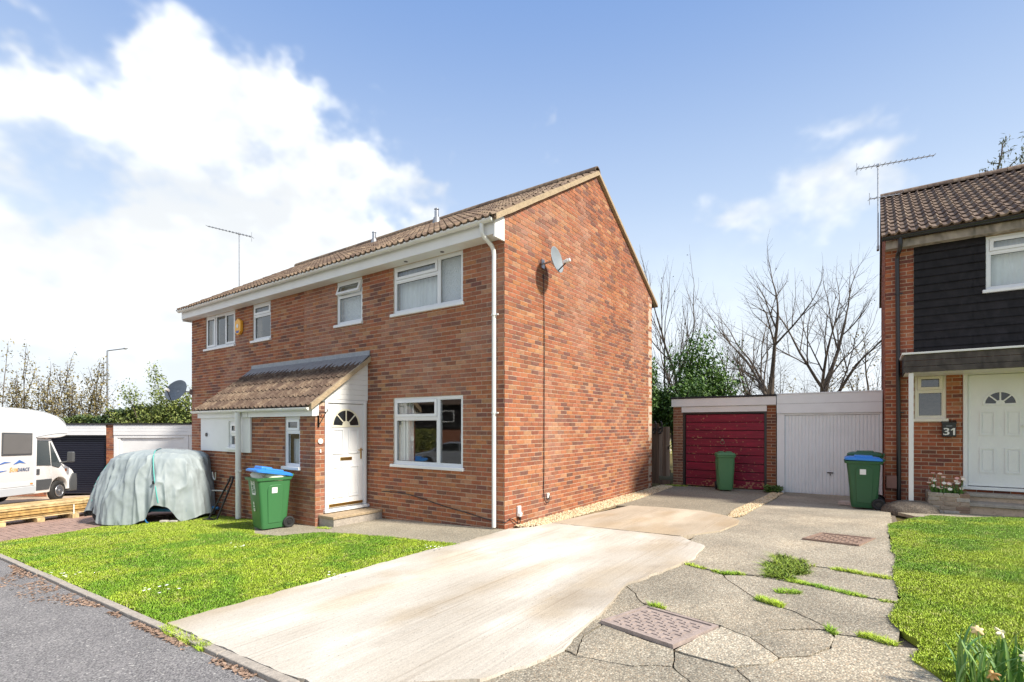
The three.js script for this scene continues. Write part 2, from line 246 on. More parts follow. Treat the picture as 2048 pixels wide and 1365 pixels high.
function sheet(poly, lift, thick, tone) {              // a slab that follows the ground, with real edges
  const P = [], C = [];
  const put = (x, y, z) => { P.push(x, y, z); if (tone) { const c = tone(x, z); C.push(c[0], c[1], c[2]); } };
  const tess = (t, n) => { let m = 0, e = 0; for (let i = 0; i < 3; i++) { const l = Math.hypot(t[i][0] - t[(i + 1) % 3][0], t[i][1] - t[(i + 1) % 3][1]); if (l > m) { m = l; e = i; } } if (!tone || m < .22 || n > 14) { for (const q of t) put(q[0], GROUND(q[0], q[1]) + lift, q[1]); return; } const a = t[e], b = t[(e + 1) % 3], c = t[(e + 2) % 3], h = [(a[0] + b[0]) / 2, (a[1] + b[1]) / 2]; tess([a, h, c], n + 1); tess([h, b, c], n + 1); };
  const pieces = []; const cuts = [-30, -7, -6.4, -5.8, -5.2, -4.6, -4, -3.4, -2.6, 60];
  for (let i = 0; i + 1 < cuts.length; i++) { let q = clipLine(poly, (a) => a[1] - cuts[i]); q = clipLine(q, (a) => cuts[i + 1] - a[1]); if (q.length > 2 && Math.abs(areaOf(q)) > 1e-6) pieces.push(q); }
  for (let q of pieces) { let c = q.map((a) => new THREE.Vector2(a[0], a[1])); if (THREE.ShapeUtils.isClockWise(c)) c.reverse(); for (const f of THREE.ShapeUtils.triangulateShape(c, [])) tess([f[0], f[2], f[1]].map((k) => [c[k].x, c[k].y]), 0); }
  if (thick) { const s = Math.sign(areaOf(poly)); for (let i = 0; i < poly.length; i++) { let a = poly[i], b = poly[(i + 1) % poly.length]; if (s > 0) [a, b] = [b, a]; const ya = GROUND(...a) + lift, yb = GROUND(...b) + lift; for (const t of [[a, ya, b, yb - thick, b, yb], [a, ya, a, ya - thick, b, yb - thick]]) for (let k = 0; k < 6; k += 2) put(t[k][0], t[k + 1], t[k][1]); } }
  const g = new THREE.BufferGeometry(); g.setAttribute('position', new THREE.BufferAttribute(new Float32Array(P), 3)); if (tone) g.setAttribute('color', new THREE.BufferAttribute(new Float32Array(C), 3)); g.computeVertexNormals(); return g;
}
{ // base terrain to the horizon
  const xs = [-400, -200, -100, -60, -40, -26], zs = [-400, -200, -100, -60, -40, -25, -15, -10, -7.5];
  for (let x = -24; x <= 14; x += 2) xs.push(x); xs.push(20, 40, 80, 200, 400); for (let z = -7; z <= -2.5; z += .5) zs.push(z); zs.push(0, 5, 10, 20, 40, 80, 200, 400);
  const P = [], q = (i, j) => P.push(xs[i], GROUND(xs[i], zs[j]) - .075, zs[j]);
  for (let i = 0; i + 1 < xs.length; i++) for (let j = 0; j + 1 < zs.length; j++) { q(i, j); q(i, j + 1); q(i + 1, j + 1); q(i, j); q(i + 1, j + 1); q(i + 1, j); }
  const g = new THREE.BufferGeometry(); g.setAttribute('position', new THREE.BufferAttribute(new Float32Array(P), 3)); g.computeVertexNormals(); structure('ground', g, M.soil);
}
const px = (l) => l.map((p) => onGround(p[0], p[1])), zpx = (l) => l.map((p) => onGround(1000 + p[0] / 2.415, 980 + p[1] / 2.415));
structure('road', sheet([[-26, 4.86], [14, 4.86], [14, 13.5], [-26, 13.5]], -.012, .05), M.tarmac);
{ // edging stones between road and gardens
  const k = structure('kerb', sheet([[-14, 4.775], [9, 4.775], [9, 4.855], [-14, 4.855]], -.02, .04), M.mortar); const r = rand(5);
  for (let x = -9; x < 6; x += .915) mesh('edging_stone', rspan(0, .90, -.06, 0, 0, .07, .008).rotateZ(Math.atan(.045)), M.concrete, k, { at: [x, GROUND(x, 4.8) + .012 + .006 * r(), 4.78 + .008 * (r() - .5)] });
}
const lawnA = ragged([[-.02, 4.76], [-7.4, 4.76], [-7.35, 3.75], [-7.8, 2.8], [-7.3, 2.3], [-7.5, 1.2], [-5.5, 1.18], [-4.95, 1.18], [-4.75, 1.5], [-3.7, 2.06], [-3.05, 2.0], [-2.7, 1.46], [-1.12, 1.24], [.12, 1.22], [-.02, 1.6]], .25, .05);
structure('lawn', sheet(lawnA, .0, .05), M.turf);
const lawnB = ragged([...px([[1783, 1050], [1779, 1075], [1792, 1112], [1790, 1160], [1798, 1195], [1785, 1242], [1845, 1292], [1838, 1325], [1905, 1368]]), [5.25, 4.76], [14, 4.76], [14, onGround(2048, 1037)[1]], ...px([[2048, 1037], [1934, 1037], [1864, 1033]])], .22, .05);
structure('lawn', sheet(lawnB, .005, .05), M.turf);
// path along the house front and the apron in front of the red garage
const slabTone = (x, z) => { const n = fbm3(x * 1.3, z * 1.3, 4, 4), k = .80 + .42 * n; return [k, k * .985, k * .94]; };
structure('garden_path', sheet(ragged([[-4.95, 1.17], [-4.75, 1.52], [-3.7, 2.08], [-3.05, 2.02], [-2.7, 1.48], [-1.12, 1.26], [.10, 1.24], [.06, .004], [-3.2, .004], [-3.2, 1.17]], .4, .02), .008, .05, slabTone), M.oldConcrete, { color: true });
const farEdge = px([[1262, 1013], [1330, 1017], [1406, 1024], [1450, 1033]]);
structure('garage_apron', sheet(ragged([[.30, -7.73], [2.76, -7.73], [2.74, -3.9], [2.72, -2.5], ...farEdge.slice().reverse(), [.42, farEdge[0][1]]], .5, .015), .0, .06, (x, z) => { const k = .66 + .4 * fbm3(x * 1.1, z * 1.1, 8, 4); return [k, k * .985, k * .93]; }), M.oldConcrete, { color: true });
structure('step_path', sheet([[5.35, onGround(1864, 1036)[1]], [12, onGround(2048, 1040)[1]], [12, -5.88], [5.0, -5.88], [5.02, -4.9]], .006, .05, slabTone), M.oldConcrete, { color: true });
{ // poured cement driveway: a far panel and a near panel with a joint between
  const jz = -.78, far = ragged([[.40, jz - .012], [2.62, jz - .012 + .25], ...px([[1440, 1064], [1474, 1050], [1478, 1043], [1462, 1036], [1450, 1033]]), ...farEdge.slice().reverse()], .4, .01);
  const near = ragged([[.40, jz], [.32, -.35], [.06, -.02], [.08, 1.25], [.0, 1.62], [.0, 4.77], [2.1, 4.77], ...px([[960, 1364], [1030, 1340], [1085, 1322], [1130, 1302], [1146, 1278], [1168, 1255], [1205, 1228], [1228, 1200], [1250, 1172], [1300, 1154], [1385, 1121], [1412, 1095]]), [2.62, jz + .262]], .07, .035, 8);
  const stain = (x, z) => { const n = fbm3(x * 1.1, z * .55, 5, 5), q = sstep(.50, .70, fbm3(x * 2.3 + 4, z * 1.1, 2, 5)), d = sstep(.54, .72, fbm3(x * 3.1, z * 1.6 + 7, 12, 4)), k = .84 + .30 * n; return mix3(mix3([k, k, k], [k * .86, k * .77, k * .64], q * .7), [k * .62, k * .57, k * .52], d * sstep(1.1, 2.9, x) * .55); };
  structure('driveway', sheet(far, .016, .06, stain), M.cementTan, { color: true }); structure('driveway', sheet(near, .014, .06, stain), M.cement, { color: true });
}
{ // old broken driveway: slabs with open cracks
  const base = structure('old_driveway', sheet([[2.6, -7.7], [5.1, -7.7], [5.1, 4.77], [1.6, 4.77], [1.6, 2.6], [2.4, .5]], -.055, 0), M.earth);
  const R = [...px([[1781, 1052], [1779, 1075], [1794, 1112], [1793, 1150]])];
  const slabs = [
    [[3.0, -7.7], [5.03, -7.7], [5.02, -2.9], R[0], R[1], R[2], ...zpx([[1925, 425], [1690, 392], [1510, 362], [1400, 395], [1220, 408], [1070, 398], [880, 350], [800, 330]]), [2.72, -1.6], [2.95, -2.6], [3.0, -5]],
    zpx([[1400, 400], [1510, 366], [1690, 397], [1925, 432], [1925, 542], [1700, 500], [1540, 463], [1420, 440], [1240, 414]]),
    zpx([[1085, 408], [1220, 412], [1420, 444], [1540, 468], [1700, 505], [1925, 548], [1930, 750], [1800, 708], [1622, 690], [1590, 665], [1510, 625], [1440, 590], [1350, 560], [1230, 515], [1100, 430]]),
    zpx([[760, 330], [905, 360], [1075, 404], [1100, 432], [1230, 518], [1350, 563], [1440, 593], [1510, 628], [1588, 668], [1470, 664], [1330, 668], [1240, 697], [1190, 700], [1060, 648], [860, 588], [760, 558], [690, 538], [615, 463], [480, 400]]),
    zpx([[1192, 703], [1240, 702], [1330, 674], [1470, 670], [1588, 676], [1620, 712], [1600, 752], [1480, 792], [1352, 802]]),
    zpx([[470, 400], [612, 466], [688, 542], [700, 556], [500, 636], [405, 690], [370, 795], [200, 720], [250, 500]]),
    zpx([[497, 645], [830, 768], [836, 848], [650, 843], [374, 798], [408, 694]]),
    zpx([[1062, 656], [1190, 706], [1350, 805], [1300, 838], [1142, 853], [836, 772]]),
    zpx([[836, 778], [1140, 858], [1205, 915], [1260, 1010], [1000, 1010], [912, 908], [842, 850]]),
    [...zpx([[60, 700], [366, 800], [650, 848], [836, 854], [908, 912], [996, 1012]]), [3.75, 4.77], [1.7, 4.77]],
    [...zpx([[1622, 696], [1800, 714], [1925, 752], [2030, 760], [2035, 840], [2150, 930]]), [5.22, 4.77], [3.78, 4.77], ...zpx([[1004, 1012], [1264, 1010], [1210, 912], [1150, 862], [1320, 832], [1360, 808], [1482, 797], [1604, 758]])],
  ];
  const r = rand(8);
  slabs.forEach((s, i) => { const w = i === 0 ? 0 : .010, d = .002 + .012 * r(), t = .82 + .32 * r();
    mesh('slab', sheet(shrink(ragged(s, .05, .030, 7), .0008 + w * .08), -.004 - d * .6, .05, (x, z) => { const k = t * (.62 + .72 * fbm3(x * 2.1, z * 2.1, i, 5)), q = sstep(.48, .66, fbm3(x * 1.5 + 3, z * 1.5, 6, 5)); return mix3([k, k * .985, k * .96], [k * 1.38, k * 1.31, k * 1.22], q * .55); }), M.oldConcrete, base, { color: true }); });
}
function cover(name, label, pts, mat, rows, cols, lift, cat) { // inspection cover: frame, plate and raised ribs
  const c = pts.reduce((s, p) => [s[0] + p[0] / 4, s[1] + p[1] / 4], [0, 0]), ux = (pts[2][0] - pts[1][0] + pts[3][0] - pts[0][0]) / 2, uz = (pts[2][1] - pts[1][1] + pts[3][1] - pts[0][1]) / 2, a = Math.atan2(-uz, ux), w = Math.hypot(ux, uz), d = (Math.hypot(pts[1][0] - pts[0][0], pts[1][1] - pts[0][1]) + Math.hypot(pts[2][0] - pts[3][0], pts[2][1] - pts[3][1])) / 2;
  const g = thing(name, label, cat, [c[0], GROUND(...c) + lift, c[1]], a); const tilt = new THREE.Group();
  g.rotation.order = 'YXZ'; g.rotation.z = Math.atan(.045) * Math.cos(a); g.rotation.x = Math.atan(.045) * Math.sin(a) * 1;
  const fr = polyShape([[-w / 2, -d / 2], [w / 2, -d / 2], [w / 2, d / 2], [-w / 2, d / 2]]); fr.holes.push(polyShape([[-w / 2 + .03, -d / 2 + .03], [-w / 2 + .03, d / 2 - .03], [w / 2 - .03, d / 2 - .03], [w / 2 - .03, -d / 2 + .03]]));
  mesh('frame', extr(fr, .03).rotateX(Math.PI / 2).translate(0, .012, 0), mat, g); mesh('plate', span(-w / 2 + .036, w / 2 - .036, -.03, .003, -d / 2 + .036, d / 2 - .036), mat, g);
  const ribs = []; for (let i = 0; i < rows; i++) for (let j = 0; j < cols; j++) { const x = -w / 2 + .06 + (w - .12) * (j + .5) / cols, z = -d / 2 + .06 + (d - .12) * (i + .5) / rows, f = (i + j) % 2; ribs.push(box(f ? .052 : .016, .006, f ? .016 : .052, x, .006, z)); }
  mesh('tread', ribs, mat, g, { kind: 'stuff' });
}
cover('manhole_cover', 'square patterned iron manhole cover set in the cracked foreground drive', px([[1205, 1245], [1290, 1212], [1439, 1251], [1344, 1297]]), M.castGrey, 8, 9, -.002, 'manhole cover');
cover('manhole_cover', 'rusty brown manhole cover in the drive below the white garage', px([[1621, 1082], [1627, 1063], [1737, 1077], [1735, 1093]]), M.cast, 6, 8, -.002, 'manhole cover');

{ // block paving on the neighbour's drive
  const area = [[-7.35, 3.9], [-7.9, 2.7], [-7.35, 2.2], [-7.6, .0], [-18.5, .0], [-22, 4.77], [-7.4, 4.77]];
  const base = structure('paved_drive', sheet(area, -.02, 0), M.mortar); const r = rand(31), acc = []; const g0 = rspan(-.097, .097, -.03, .02, -.047, .047, .006);
  const near = [];
  for (let i = 0; i < 62; i++) for (let j = 0; j < 50; j++) { const x = -7.4 - i * .2 - (j % 2) * .1, z = .1 + j * .1; if (!inside(area, x, z) || x < -15) continue; near.push([x, z]); }
  near.sort((a, b) => Math.hypot(a[0] - EYE.x, a[1] - EYE.z) - Math.hypot(b[0] - EYE.x, b[1] - EYE.z));
  const tones = [.86, .96, 1.06].map((k) => std(lin(.86 * k, .84 * k, .82 * k), { map: T.paver, roughness: .95 })), gp = span(-.097, .097, -.03, .014, -.047, .047);
  const vis = near.filter(([x, z]) => project(V(x, 0, z))[0] > -20);
  vis.slice(0, 300).forEach(([x, z]) => { const m = mesh('block_paver', gp, tones[r() * 3 | 0], base, { at: [x, GROUND(x, z) - .006 + .006 * r(), z] }); m.rotation.z = Math.atan(.045); });
  mesh('block_paving', vis.slice(300).map(([x, z]) => gp.clone().rotateZ(Math.atan(.045)).translate(x, GROUND(x, z) - .004 + .004 * r(), z)), M.paver, base, { kind: 'stuff' });
}

// ---------------------------------------------------------------- masonry
const UP = V(0, 1, 0);
class Soup { constructor() { this.p = []; this.n = []; this.u = []; this.c = []; }
  tri(a, b, c, n, ua, ub, uc, col) { this.p.push(...a, ...b, ...c); for (let i = 0; i < 3; i++) { this.n.push(...n); this.c.push(...col); } this.u.push(...ua, ...ub, ...uc); }
  geo() { const g = new THREE.BufferGeometry(), f = (k, n) => g.setAttribute(k, new THREE.BufferAttribute(new Float32Array(this[k[0]]), n)); f('position', 3); f('normal', 3); f('uv', 2); f('color', 3); return g; } }
function brickInto(s, b) {                             // a brick face with its four reveals, standing proud of the mortar
  const { poly, O, U, N, proud, col, uo } = b, P3 = (q, w) => [O.x + U.x * q[0] + N.x * w, O.y + q[1], O.z + U.z * q[0] + N.z * w], uv = (q) => [q[0] + uo[0], q[1] + uo[1]], n = [N.x, N.y, N.z];
  for (let i = 1; i + 1 < poly.length; i++) s.tri(P3(poly[0], proud), P3(poly[i], proud), P3(poly[i + 1], proud), n, uv(poly[0]), uv(poly[i]), uv(poly[i + 1]), col);
  for (let i = 0; i < poly.length; i++) { const a = poly[i], c = poly[(i + 1) % poly.length], dx = c[0] - a[0], dy = c[1] - a[1], l = Math.hypot(dx, dy) || 1, nn = [U.x * dy / l, -dx / l, U.z * dy / l]; const A = P3(a, proud), B = P3(c, proud), A2 = P3(a, -.010), B2 = P3(c, -.010); s.tri(A, A2, B2, nn, uv(a), uv(a), uv(c), col); s.tri(A, B2, B, nn, uv(a), uv(c), uv(c), col); }
}
function bricks(list, wall, O, N, u0, u1, v0, v1, o = {}) {
  const U = UP.clone().cross(N), r = rand(o.seed || 1), bw = .213, bh = .0625, jx = .01, k0 = Math.round(v0 / .075);
  for (let k = k0; k * .075 < v1; k++) for (let i = -1; ; i++) {
    const a0 = u0 + i * .225 + ((k + (o.phase || 0)) & 1 ? .1125 : 0); if (a0 > u1) break;
    let rects = [[Math.max(a0, u0), Math.min(a0 + bw, u1), k * .075 + .005, Math.min(k * .075 + .005 + bh, v1)]];
    for (const h of o.holes || []) rects = rects.flatMap((q) => { if (q[1] <= h[0] || q[0] >= h[1] || q[3] <= h[2] || q[2] >= h[3]) return [q]; const out = []; if (q[0] < h[0]) out.push([q[0], h[0], q[2], q[3]]); if (q[1] > h[1]) out.push([h[1], q[1], q[2], q[3]]); const m0 = Math.max(q[0], h[0]), m1 = Math.min(q[1], h[1]); if (q[2] < h[2]) out.push([m0, m1, q[2], h[2]]); if (q[3] > h[3]) out.push([m0, m1, h[3], q[3]]); return out; });
    const t = r(), col0 = brickTone(t, r, O.x + U.x * a0, k * .075, O.z + U.z * a0, o.mood || 0), uo = [r() * 3, r() * 3], proud = (r() - .5) * .0035;
    for (const q of rects) { if (q[1] - q[0] < .012 || q[3] - q[2] < .012) continue; let poly = [[q[0], q[2]], [q[1], q[2]], [q[1], q[3]], [q[0], q[3]]]; for (const f of o.clip || []) poly = clipLine(poly, f); if (poly.length < 3 || Math.abs(areaOf(poly)) < 3e-4) continue; list.push({ wall, poly, O, U, N, proud, col: col0, uo }); }
  }
}
function brickTone(t, r, x, y, z, mood) {
  const big = fbm3(x * .8, y * .8, z * .8 + mood, 3), pale = sstep(.54, .70, fbm3(x * .9 + 7, y * .55, z * .9 + mood * 3, 4));
  let c = t < .13 - (big - .5) * .4 ? [.20, .090, .068] : t < .32 ? [.31, .112, .062] : t < .74 ? [.43, .148, .068] : t < .92 ? [.50, .20, .086] : [.53, .27, .14];
  c = mix3(c, [.40, .142, .072], .15);
  const k = .82 + .22 * r(); c = [c[0] * k, c[1] * (k + .12 * (r() - .5)), c[2] * (k + .12 * (r() - .5))];
  return mix3(c, [.50, .27, .19], pale * (.12 + .5 * r()));
}
function layBricks(host, list, most = 300) {           // the bricks that show largest are parts of their wall, the rest one mass
  for (const b of list) { const c = b.poly.reduce((s, p) => [s[0] + p[0] / b.poly.length, s[1] + p[1] / b.poly.length], [0, 0]); const w = V(b.O.x + b.U.x * c[0], b.O.y + c[1], b.O.z + b.U.z * c[0]), q = project(w), v = EYE.clone().sub(w), d = v.length(); const f = v.dot(b.N) / d; b.size = q[2] > 0 && q[0] > -5 && q[0] < W + 5 && q[1] > 0 && q[1] < H && f > 0 ? Math.abs(areaOf(b.poly)) * f / d / d : 0; }
  list.sort((a, b) => b.size - a.size);
  list.slice(0, most).forEach((b) => { const s = new Soup(); brickInto(s, b); const m = new THREE.Mesh(s.geo(), M.brick); m.name = 'brick'; m.castShadow = m.receiveShadow = true; b.wall.add(m); });
  const s = new Soup(); list.slice(most).forEach((b) => brickInto(s, b)); if (s.p.length) { const m = new THREE.Mesh(s.geo(), M.brick); m.name = 'brickwork'; m.castShadow = m.receiveShadow = true; m.userData.kind = 'stuff'; host.add(m); }
}
function wallGeo(outline, holes, depth, O, N, back = .0055) { const s = polyShape(outline); for (const h of holes) s.holes.push(polyShape([[h[0], h[2]], [h[0], h[3]], [h[1], h[3]], [h[1], h[2]]])); const g = extr(s, depth).translate(0, 0, -depth - back); const U = UP.clone().cross(N); return g.applyMatrix4(new THREE.Matrix4().makeBasis(U, UP, N)).translate(O.x, O.y, O.z); }
const rect = (a, b, c, d) => [[a, c], [b, c], [b, d], [a, d]];
function put(name, geo, mat, parent, pos, rx = 0, ry = 0, rz = 0) { const m = new THREE.Mesh(geo, mat); m.name = name; m.castShadow = m.receiveShadow = true; m.position.set(...pos); m.rotation.set(rx, ry, rz); parent.add(m); return m; }

// ---------------------------------------------------------------- windows and doors
function windowPart(parent, pos, turn, w, h, lights, o = {}) {   // local: x right, y up, z out of the wall
  const f = .05, d0 = -.085, d1 = -.022, mat = o.mat || M.upvc, gs = [rspan(0, w, 0, f, d0, d1), rspan(0, w, h - f, h, d0, d1), rspan(0, f, f - .003, h - f + .003, d0, d1 - .0015), rspan(w - f, w, f - .003, h - f + .003, d0, d1 - .0015)];
  for (const b of o.bars || []) gs.push(rspan(b[0], b[1], b[2], b[3], d0, d1 - .003));
  const fr = mesh('window', gs, mat, parent, { at: pos, turn });
  if (o.sill !== 0) mesh('sill', [rspan(-.05, w + .03, -.05, .006, -.08, .05, .008)], mat, fr);
  for (const l of lights) {
    const [x0, x1, y0, y1] = l.r, t = l.sash ? .052 : .018; const z1 = l.sash ? d1 + .012 : d1 - .012;
    const s = mesh('sash', ringRect(x0, x1, y0, y1, t, .04).translate(0, 0, z1 - .043), mat, fr);
    mesh('pane', new THREE.PlaneGeometry(x1 - x0 - 2 * t + .01, y1 - y0 - 2 * t + .01).translate((x0 + x1) / 2, (y0 + y1) / 2, z1 - .025), l.glass || M.glass, s);
    if (!l.thin) mesh('gasket', ringRect(x0 + t - .001, x1 - t + .001, y0 + t - .001, y1 - t + .001, .006, .003).translate(0, 0, z1 - .020), M.blackPlastic, s);
    if (l.open) { s.position.y = y1; s.children.concat(s).forEach((q) => q.geometry.translate(0, -y1, 0)); s.rotation.x = -l.open; }
  }
  if (o.curtain) for (const c of o.curtain) { const g = new THREE.PlaneGeometry(c[1] - c[0], h, Math.ceil((c[1] - c[0]) / .012), 1), p = g.attributes.position; for (let i = 0; i < p.count; i++) p.setZ(i, (c[3] ?? .018) * Math.sin(p.getX(i) * 62 + 2 * Math.sin(p.getX(i) * 13))); g.computeVertexNormals(); mesh('curtain', g.translate((c[0] + c[1]) / 2, h / 2 + (c[2] || 0), -.17), M.curtain, fr); }
  return fr;
}
function doorPart(parent, pos, turn, o) {              // panelled door with a sunburst fanlight
  const { w, h } = o, ft = .065, mat = M.upvc;
  const fr = mesh('door_frame', [rspan(0, ft, 0, h, -.09, .0), rspan(w - ft, w, 0, h, -.09, .0), rspan(ft, w - ft, h - ft, h, -.09, -.0015), ...(o.head ? [rspan(0, w, h, h + o.head, -.09, -.003)] : [])], mat, parent, { at: pos, turn });
  mesh('sill', rspan(-.03, w + .03, -.055, .0, -.1, .05), mat, fr);
  const lw = w - 2 * ft - .01, lh = h - ft - .02, lx = ft + .005, cx = w / 2;
  const leaf = mesh('door', rspan(lx, lx + lw, .012, .012 + lh, -.075, -.025, .004), mat, fr);
  const py = o.panels || [[.10, .42], [.50, .76]], pw = lw * (o.pw || .30), out = [];
  for (const [a, b] of py) for (const sx of [-1, 1]) { const x = cx + sx * lw * (o.po || .225), y0 = a * lh, y1 = b * lh; mesh('panel', [ringRect(x - pw / 2, x + pw / 2, y0, y1, .026, .010).translate(0, 0, -.023), rspan(x - pw / 2 + .045, x + pw / 2 - .045, y0 + .045, y1 - .045, -.03, -.018, .004)], mat, leaf); }
  const fy = (o.fan || .80) * lh, R = o.R || lw * .36, arch = (r0, r1, a0, a1) => { const s = new THREE.Shape(); s.absarc(0, 0, r1, a0, a1, false); s.absarc(0, 0, r0, a1, a0, true); return s; };
  mesh('fanlight', [extr(arch(R, R + .035, 0, Math.PI), .016), extr(arch(0, R * .30, 0, Math.PI), .014), span(-R - .035, R + .035, -.03, .0, 0, .015), ...[1, 2, 3].map((k) => { const a = k * Math.PI / 4; return span(R * .28, R + .004, -.011, .011, 0, .013).rotateZ(a); })].map((g) => g.translate(cx, fy, -.027)), o.fanMat || mat, leaf);
  for (let k = 0; k < 4; k++) mesh('fan_pane', extr(arch(R * .30, R, k * Math.PI / 4 + .03, (k + 1) * Math.PI / 4 - .03), .002).translate(cx, fy, -.0245), M.darkGlass, leaf);
  if (o.letterbox) { mesh('letter_plate', rspan(cx - .13, cx + .13, .455 * lh, .455 * lh + .06, -.03, -.012), M.brass, leaf); mesh('weather_bar', rspan(lx + .02, lx + lw - .02, .03, .085, -.03, -.004), M.brass, leaf); }
  const hx = o.hinge === 'right' ? lx + .05 : lx + lw - .05, hm = o.letterbox ? M.brass : mat;
  mesh('handle', [rspan(hx - .016, hx + .016, .46 * lh, .46 * lh + .21, -.03, -.014), bar([hx, .55 * lh, -.02], [hx, .55 * lh, .03], .009), bar([hx, .55 * lh, .03], [hx + (o.hinge === 'right' ? .11 : -.11), .55 * lh, .032], .009)], hm, leaf);
  return fr;
}
// ---------------------------------------------------------------- roofs
function tileGeo(w, len, seed) {
  const n = 14, prof = (x) => { const t = ((x / w) * 2) % 1; return t > .52 && t < .98 ? .042 * Math.sin((t - .52) / .46 * Math.PI) : 0; }, P = [], U = [], r = rand(seed), uo = [r() * 2, r() * 2];
  const q = (a, b, c, d) => { for (const v of [a, b, c, a, c, d]) { P.push(...v); U.push(v[0] + uo[0], v[2] + v[1] + uo[1]); } };
  for (let i = 0; i < n; i++) { const x0 = i / n * w, x1 = (i + 1) / n * w, y0 = prof(x0), y1 = prof(x1 - 1e-4); q([x0, y0, -len], [x0, y0, 0], [x1, y1, 0], [x1, y1, -len]); q([x0, y0, 0], [x0, y0 - .032, 0], [x1, y1 - .032, 0], [x1, y1, 0]); }
  const g = new THREE.BufferGeometry(); g.setAttribute('position', new THREE.BufferAttribute(new Float32Array(P), 3)); g.setAttribute('uv', new THREE.BufferAttribute(new Float32Array(U), 2)); g.computeVertexNormals(); return toCreasedNormals(g, .7);
}
const tileSet = new Map();
function tiles(parent, x0, x1, z0, y0, z1, y1, seed, tones, width = .3) { // z0,y0 eave .. z1,y1 top; the slope falls towards +z
  const L = Math.hypot(z0 - z1, y1 - y0), a = Math.atan2(y1 - y0, z0 - z1), rows = Math.max(1, Math.round(L / .345)), ex = L / rows, cols = Math.round((x1 - x0) / width), w = (x1 - x0) / cols, r = rand(seed);
  const key = w.toFixed(3) + ex.toFixed(3); if (!tileSet.has(key)) tileSet.set(key, [1, 2, 3, 4].map((k) => tileGeo(w, ex + .075, k * 7 + seed))); const gs = tileSet.get(key);
  for (let i = 0; i < rows; i++) for (let j = 0; j < cols; j++) { const s = i * ex; put('tile', gs[r() * 4 | 0], tones[r() * tones.length | 0], parent, [x0 + j * w, y0 + s * Math.sin(a) + .058 * Math.cos(a) + (r() - .5) * .004, z0 - s * Math.cos(a) + .058 * Math.sin(a) + (r() - .5) * .006], a - .078, (r() - .5) * .006, 0); }
}
const halfRound = (R, len, t = .006) => { const s = new THREE.Shape(); s.absarc(0, 0, R, Math.PI, 2 * Math.PI, false); s.absarc(0, 0, R - t, 2 * Math.PI, Math.PI, true); return extr(s, len); };
function gutter(parent, x0, x1, y, z, mat, brackets = 1) {
  const g = mesh('gutter', [halfRound(.056, x1 - x0).rotateY(Math.PI / 2).translate(x0, y, z), extr((() => { const s = new THREE.Shape(); s.absarc(0, 0, .055, Math.PI, 2 * Math.PI, false); return s; })(), .004).rotateY(Math.PI / 2).translate(x1 - .004, y, z), extr((() => { const s = new THREE.Shape(); s.absarc(0, 0, .055, Math.PI, 2 * Math.PI, false); return s; })(), .004).rotateY(Math.PI / 2).translate(x0, y, z)], mat, parent);
  if (brackets) for (let x = x0 + .45; x < x1 - .2; x += .9) mesh('bracket', halfRound(.062, .035, .008).rotateY(Math.PI / 2).translate(x, y, z), mat, g);
  return g;
}

